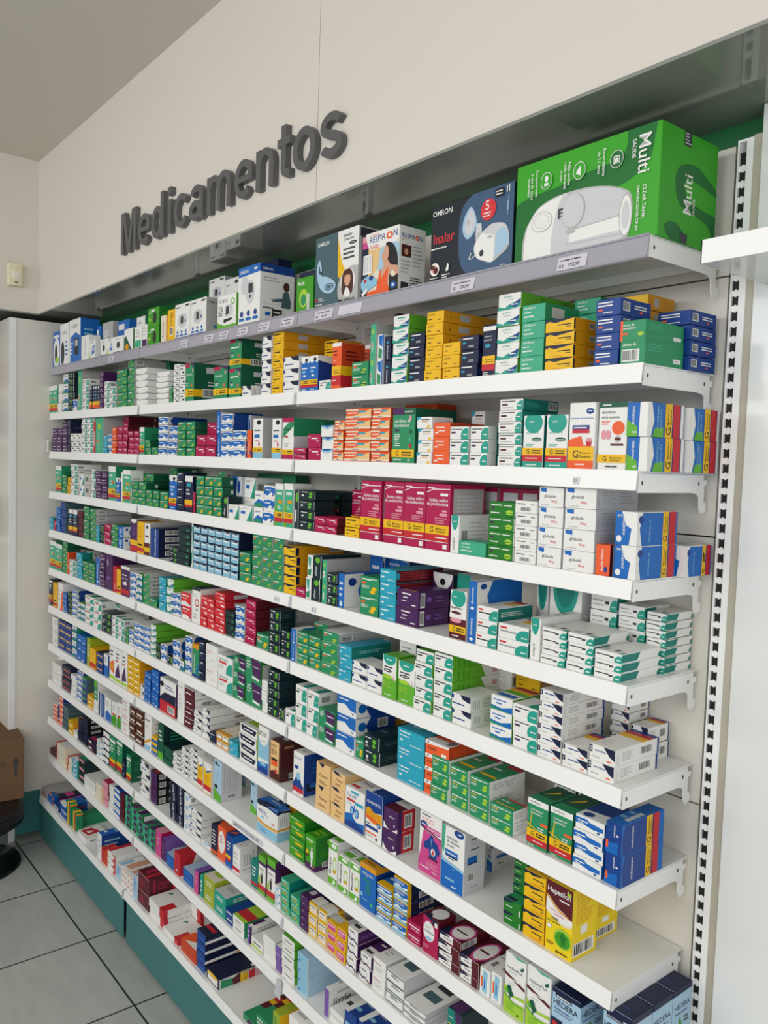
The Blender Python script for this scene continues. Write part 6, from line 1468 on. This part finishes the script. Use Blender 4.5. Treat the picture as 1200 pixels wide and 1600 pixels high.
def label(q):
    bay, loc = meta[q['grp']]; d_ = STY[q['st']]['desc']
    words = []
    l, c = lev(q), colw(q)
    tail = '%s shelf, %s bay' % (ORD[q['row']], BAY[bay])
    if l: words.append(l)
    if c: words.append(c)
    if q['nk'] > 1: words.append(['front', 'middle', 'rear'][q['k']]+' one')
    if loc: words.append(loc+(' stack' if q['nl'] > 1 or q['nc'] > 1 else ' one'))
    s = d_+', '+', '.join(words+['on '+tail] if words else ['on '+tail])
    if len(s.split()) > 16: s = s.replace('second from top', 'second down').replace('third from bottom', 'third up').replace('second from bottom', 'second up').replace(' from bottom', ' up').replace(' from left', '').replace(' on ', ' ')
    while len(s.split()) > 16 and ' ' in d_:
        d2 = ' '.join(d_.split()[:-1]); s = s.replace(d_, d2); d_ = d2
    return s
mesh_cache = {}
stuff = Art(); seen = set(); protos = {}
for q in sorted(BX, key=lambda q: (q['grp'], q['c'], q['l'])):
    jr = random.Random(hash((q['grp'], q['c'], q['l'], 7)) & 0xffff)
    tight = q['nc'] > 1
    rz = jr.uniform(-1, 1)*min(.012, .0006/max(q['w'], q['d'])) ; dy = jr.uniform(0, .004); dx = jr.uniform(-.0006, .0006)
    if q['y']+q['d']+dy > .2095: dy = 0
    key = (q['grp'],)
    if q['solo']:
        if key not in mesh_cache:
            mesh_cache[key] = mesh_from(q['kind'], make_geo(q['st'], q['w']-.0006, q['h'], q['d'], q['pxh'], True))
            o = bpy.data.objects.new(q['kind'], mesh_cache[key]); protos[key] = o
        else: o = protos[key].copy()
        COL.objects.link(o); o.location = (q['x']+dx, q['y']+dy, q['z']); o.rotation_euler = (0, 0, rz)
        lb = label(q)
        k_ = 0
        while lb in seen: k_ += 1; print('DUP', lb); lb = lb+' %d' % k_
        seen.add(lb)
        o['label'] = lb; o['category'] = STY[q['st']]['cat'] or CATN.get(q['kind'], 'device box')
        if q['nl']*q['nc'] > 1: o['group'] = '%s pile, %s shelf %s bay' % (STY[q['st']]['desc'], ORD[q['row']], BAY[meta[q['grp']][0]])
    else:
        kk = ('s',)+key
        if kk not in mesh_cache:
            g_ = make_geo(q['st'], q['w']-.0014, q['h']-.0012, q['d'], q['pxh'], False); mesh_cache[kk] = (np.array(g_.v), g_.f, g_.c)
        V, Fc, Cc = mesh_cache[kk]; ca, sa = math.cos(rz), math.sin(rz); n = len(stuff.v)
        P_ = np.stack([V[:, 0]*ca-V[:, 1]*sa+q['x'], V[:, 0]*sa+V[:, 1]*ca+q['y']+dy, V[:, 2]+q['z']], 1)
        stuff.v.extend(P_.tolist()); stuff.f.extend([tuple(n+i for i in f) for f in Fc]); stuff.c.extend(Cc)
so = bpy.data.objects.new('medicine_boxes', mesh_from('medicine_boxes', stuff)); COL.objects.link(so)
so['kind'] = 'stuff'; so['label'] = 'the many smaller medicine boxes packed along the far and middle shelves'; so['category'] = 'medicine boxes'
print('STUFF faces', len(stuff.f))
for o in list(bpy.data.objects):
    if o.type == 'MESH' and not o.users_collection: bpy.data.objects.remove(o)

# ------------------------------------------------------------------ price labels on the rail, small notes on the lips
def lipcard(row, px, wpx, text, kind='price_tag', rise=0, label=None, col='tag', hgt=.02):
    z = ZR[row]; fy = 0
    xa = x_at(px, -.003, z-.018); xb = x_at(px+wpx, -.003, z-.018)
    A = Art(); W = xb-xa
    if row == 0: n = (0, -.988, .155) ; v = (0, .19, .98); o = (xa, -.0065, z-.031); H = .023
    else: n = (0, -1, .07); v = (0, .12, .99); o = (xa, -.0042, z-.025); H = hgt
    nn = np.array(n)/np.linalg.norm(n); vv = np.array(v)/np.linalg.norm(v)
    c4 = [np.array(o)+np.array((W*a, 0, 0))+vv*H*b+nn*e for e in (0, .0004) for a, b in ((0,0),(1,0),(1,1),(0,1))]
    A.v += c4; A.f += [(4,5,6,7),(0,3,2,1),(0,1,5,4),(1,2,6,5),(2,3,7,6),(3,0,4,7)]; A.c += [hexc('d6d2da')]*6
    A.face((np.array(o)+nn*.0004, (1, 0, 0), vv, nn), W, H, text, KC['w'], 30)
    ob = bpy.data.objects.new(kind, mesh_from(kind, A)); COL.objects.link(ob); ob['label'] = label; ob['category'] = 'price tag' if kind == 'price_tag' else 'notice strip'
    return ob
PT = [(170,8),(282,12),(320,14),(343,14),(372,16),(405,17),(440,20),(493,28),(530,36),(706,36),(872,46)]
names = ['leftmost, far bay', 'left end of the middle bay', 'below the grey monitor boxes', 'below the green-cornered monitor box', 'below the left side of the blue-headed box', 'below the blue-headed monitor box', 'left of the rail joint', 'below the slate nebuliser box', 'blank one below the slate nebuliser box', 'below the navy nebuliser box', 'below the big green box']
for (px, w_), nm in zip(PT, names):
    tx = 'l .1 .62 .9 .85 dk 1;t .08 .14 .16 .3 dk R$;t .4 .14 .46 .34 dk %s' % ('192,90' if px > 800 else '278,90' if px > 700 else '89,90')
    if px == 530: tx = ''
    lipcard(0, px, w_, tx, label='paper price tag in the grey rail, %s' % nm)
lipcard(2, 896, 9, 't .1 .3 .8 .5 dk 10', label='tiny number sticker on the third shelf lip, near bay', hgt=.012)
lipcard(8, 364, 46, 't .02 .2 .96 .6 dk 3_MEDSORO_POR_REGULAR', kind='notice_strip', label='white paper strip with black capitals on the ninth shelf lip', hgt=.014)
lipcard(4, 429, 7, 't .1 .3 .8 .5 dk 13', label='tiny number sticker on the fifth shelf lip, middle bay', hgt=.012)
lipcard(4, 487, 7, 't .1 .3 .8 .5 dk 12', label='tiny number sticker on the fifth shelf lip, near bay', hgt=.012)

# ------------------------------------------------------------------ shelving beyond the corner panel (only its edge shows)
for i, z in enumerate((2.02, 1.80, 1.58, 1.36, 1.14, .92, .70)):
    t = empty('gondola_shelf', (-.36, -.17, z)); tag(t, 'white shelf of the side shelving beyond the corner panel, %s' % ['topmost', 'second down', 'third down', 'fourth down', 'fifth down', 'sixth down', 'seventh down', 'lowest'][i], 'shelf')
    q = MB(); q.box((-.22, -1.05, -.0025), (.16, .0, 0)); q.build('shelf_panel', M['paint'], t)
    q = MB(); q.box((.16, -1.05, -.03), (.162, .0, .001)); q.build('front_lip', M['lip'], t)
    w, h, d = .1, (.13, .12, .1, .14, .11, .12, .09, .13)[i], .12
    st = ('mar', 'pu', 'wp', 'nvb', 'wp', 'mgr', 'nv', 'nvb')[i]
    o = bpy.data.objects.new('medicine_box', mesh_from('medicine_box', make_geo(st, w, h, d, 30, True))); COL.objects.link(o); o.location = (-.265, -.30, z+.0003)
    o['label'] = '%s on the side shelving at the left edge, %s' % (STY[st]['desc'], ['top shelf', 'second shelf', 'third shelf', 'fourth shelf', 'fifth shelf', 'sixth shelf', 'seventh shelf', 'lowest shelf'][i]); o['category'] = 'medicine box'
q = MB(); q.box((-.6, -1.25, 0), (-.583, -.16, 2.3)); q.box((-.6, -1.25, 0), (-.19, -1.235, 2.3)); o = q.build('side_cabinet', M['back'], bevel=.001)
tag(o, 'white back and end panels of the side shelving beyond the corner', 'shelving cabinet')
# loose cards clipped to the lips
A = Art(); A.v += [np.array(c) for c in ((0,0,0),(.03,0,0),(.03,0,.05),(0,0,.05),(0,-.001,0),(.03,-.001,0),(.03,-.001,.05),(0,-.001,.05))]
A.f += [(4,5,6,7),(0,3,2,1),(0,1,5,4),(1,2,6,5),(2,3,7,6),(3,0,4,7)]; A.c += [KC['w']]*6
A.face(((0,-.001,0),(1,0,0),(0,0,1),(0,-1,0)), .03, .05, 'r .6 .1 .9 .9 g;l .1 .2 .5 .8 gy 3', KC['w'], 30)
o = bpy.data.objects.new('shelf_card', mesh_from('shelf_card', A)); COL.objects.link(o); o.location = (-.026, -.0045, ZR[2]+.001)
o['label'] = 'small white card clipped at the far left end of the third shelf'; o['category'] = 'card'
q = MB(); q.prism([(0, -.05), (.03, -.052), (.036, -.0), (.012, .0)], 1, -.0008, 0); t = q.build('tag_pocket', M['clear']); t.location = (1.975, -.0075, ZR[10]-.001)
tag(t, 'clear plastic tag pocket hanging at a shelf joint of the eleventh shelf', 'tag pocket')
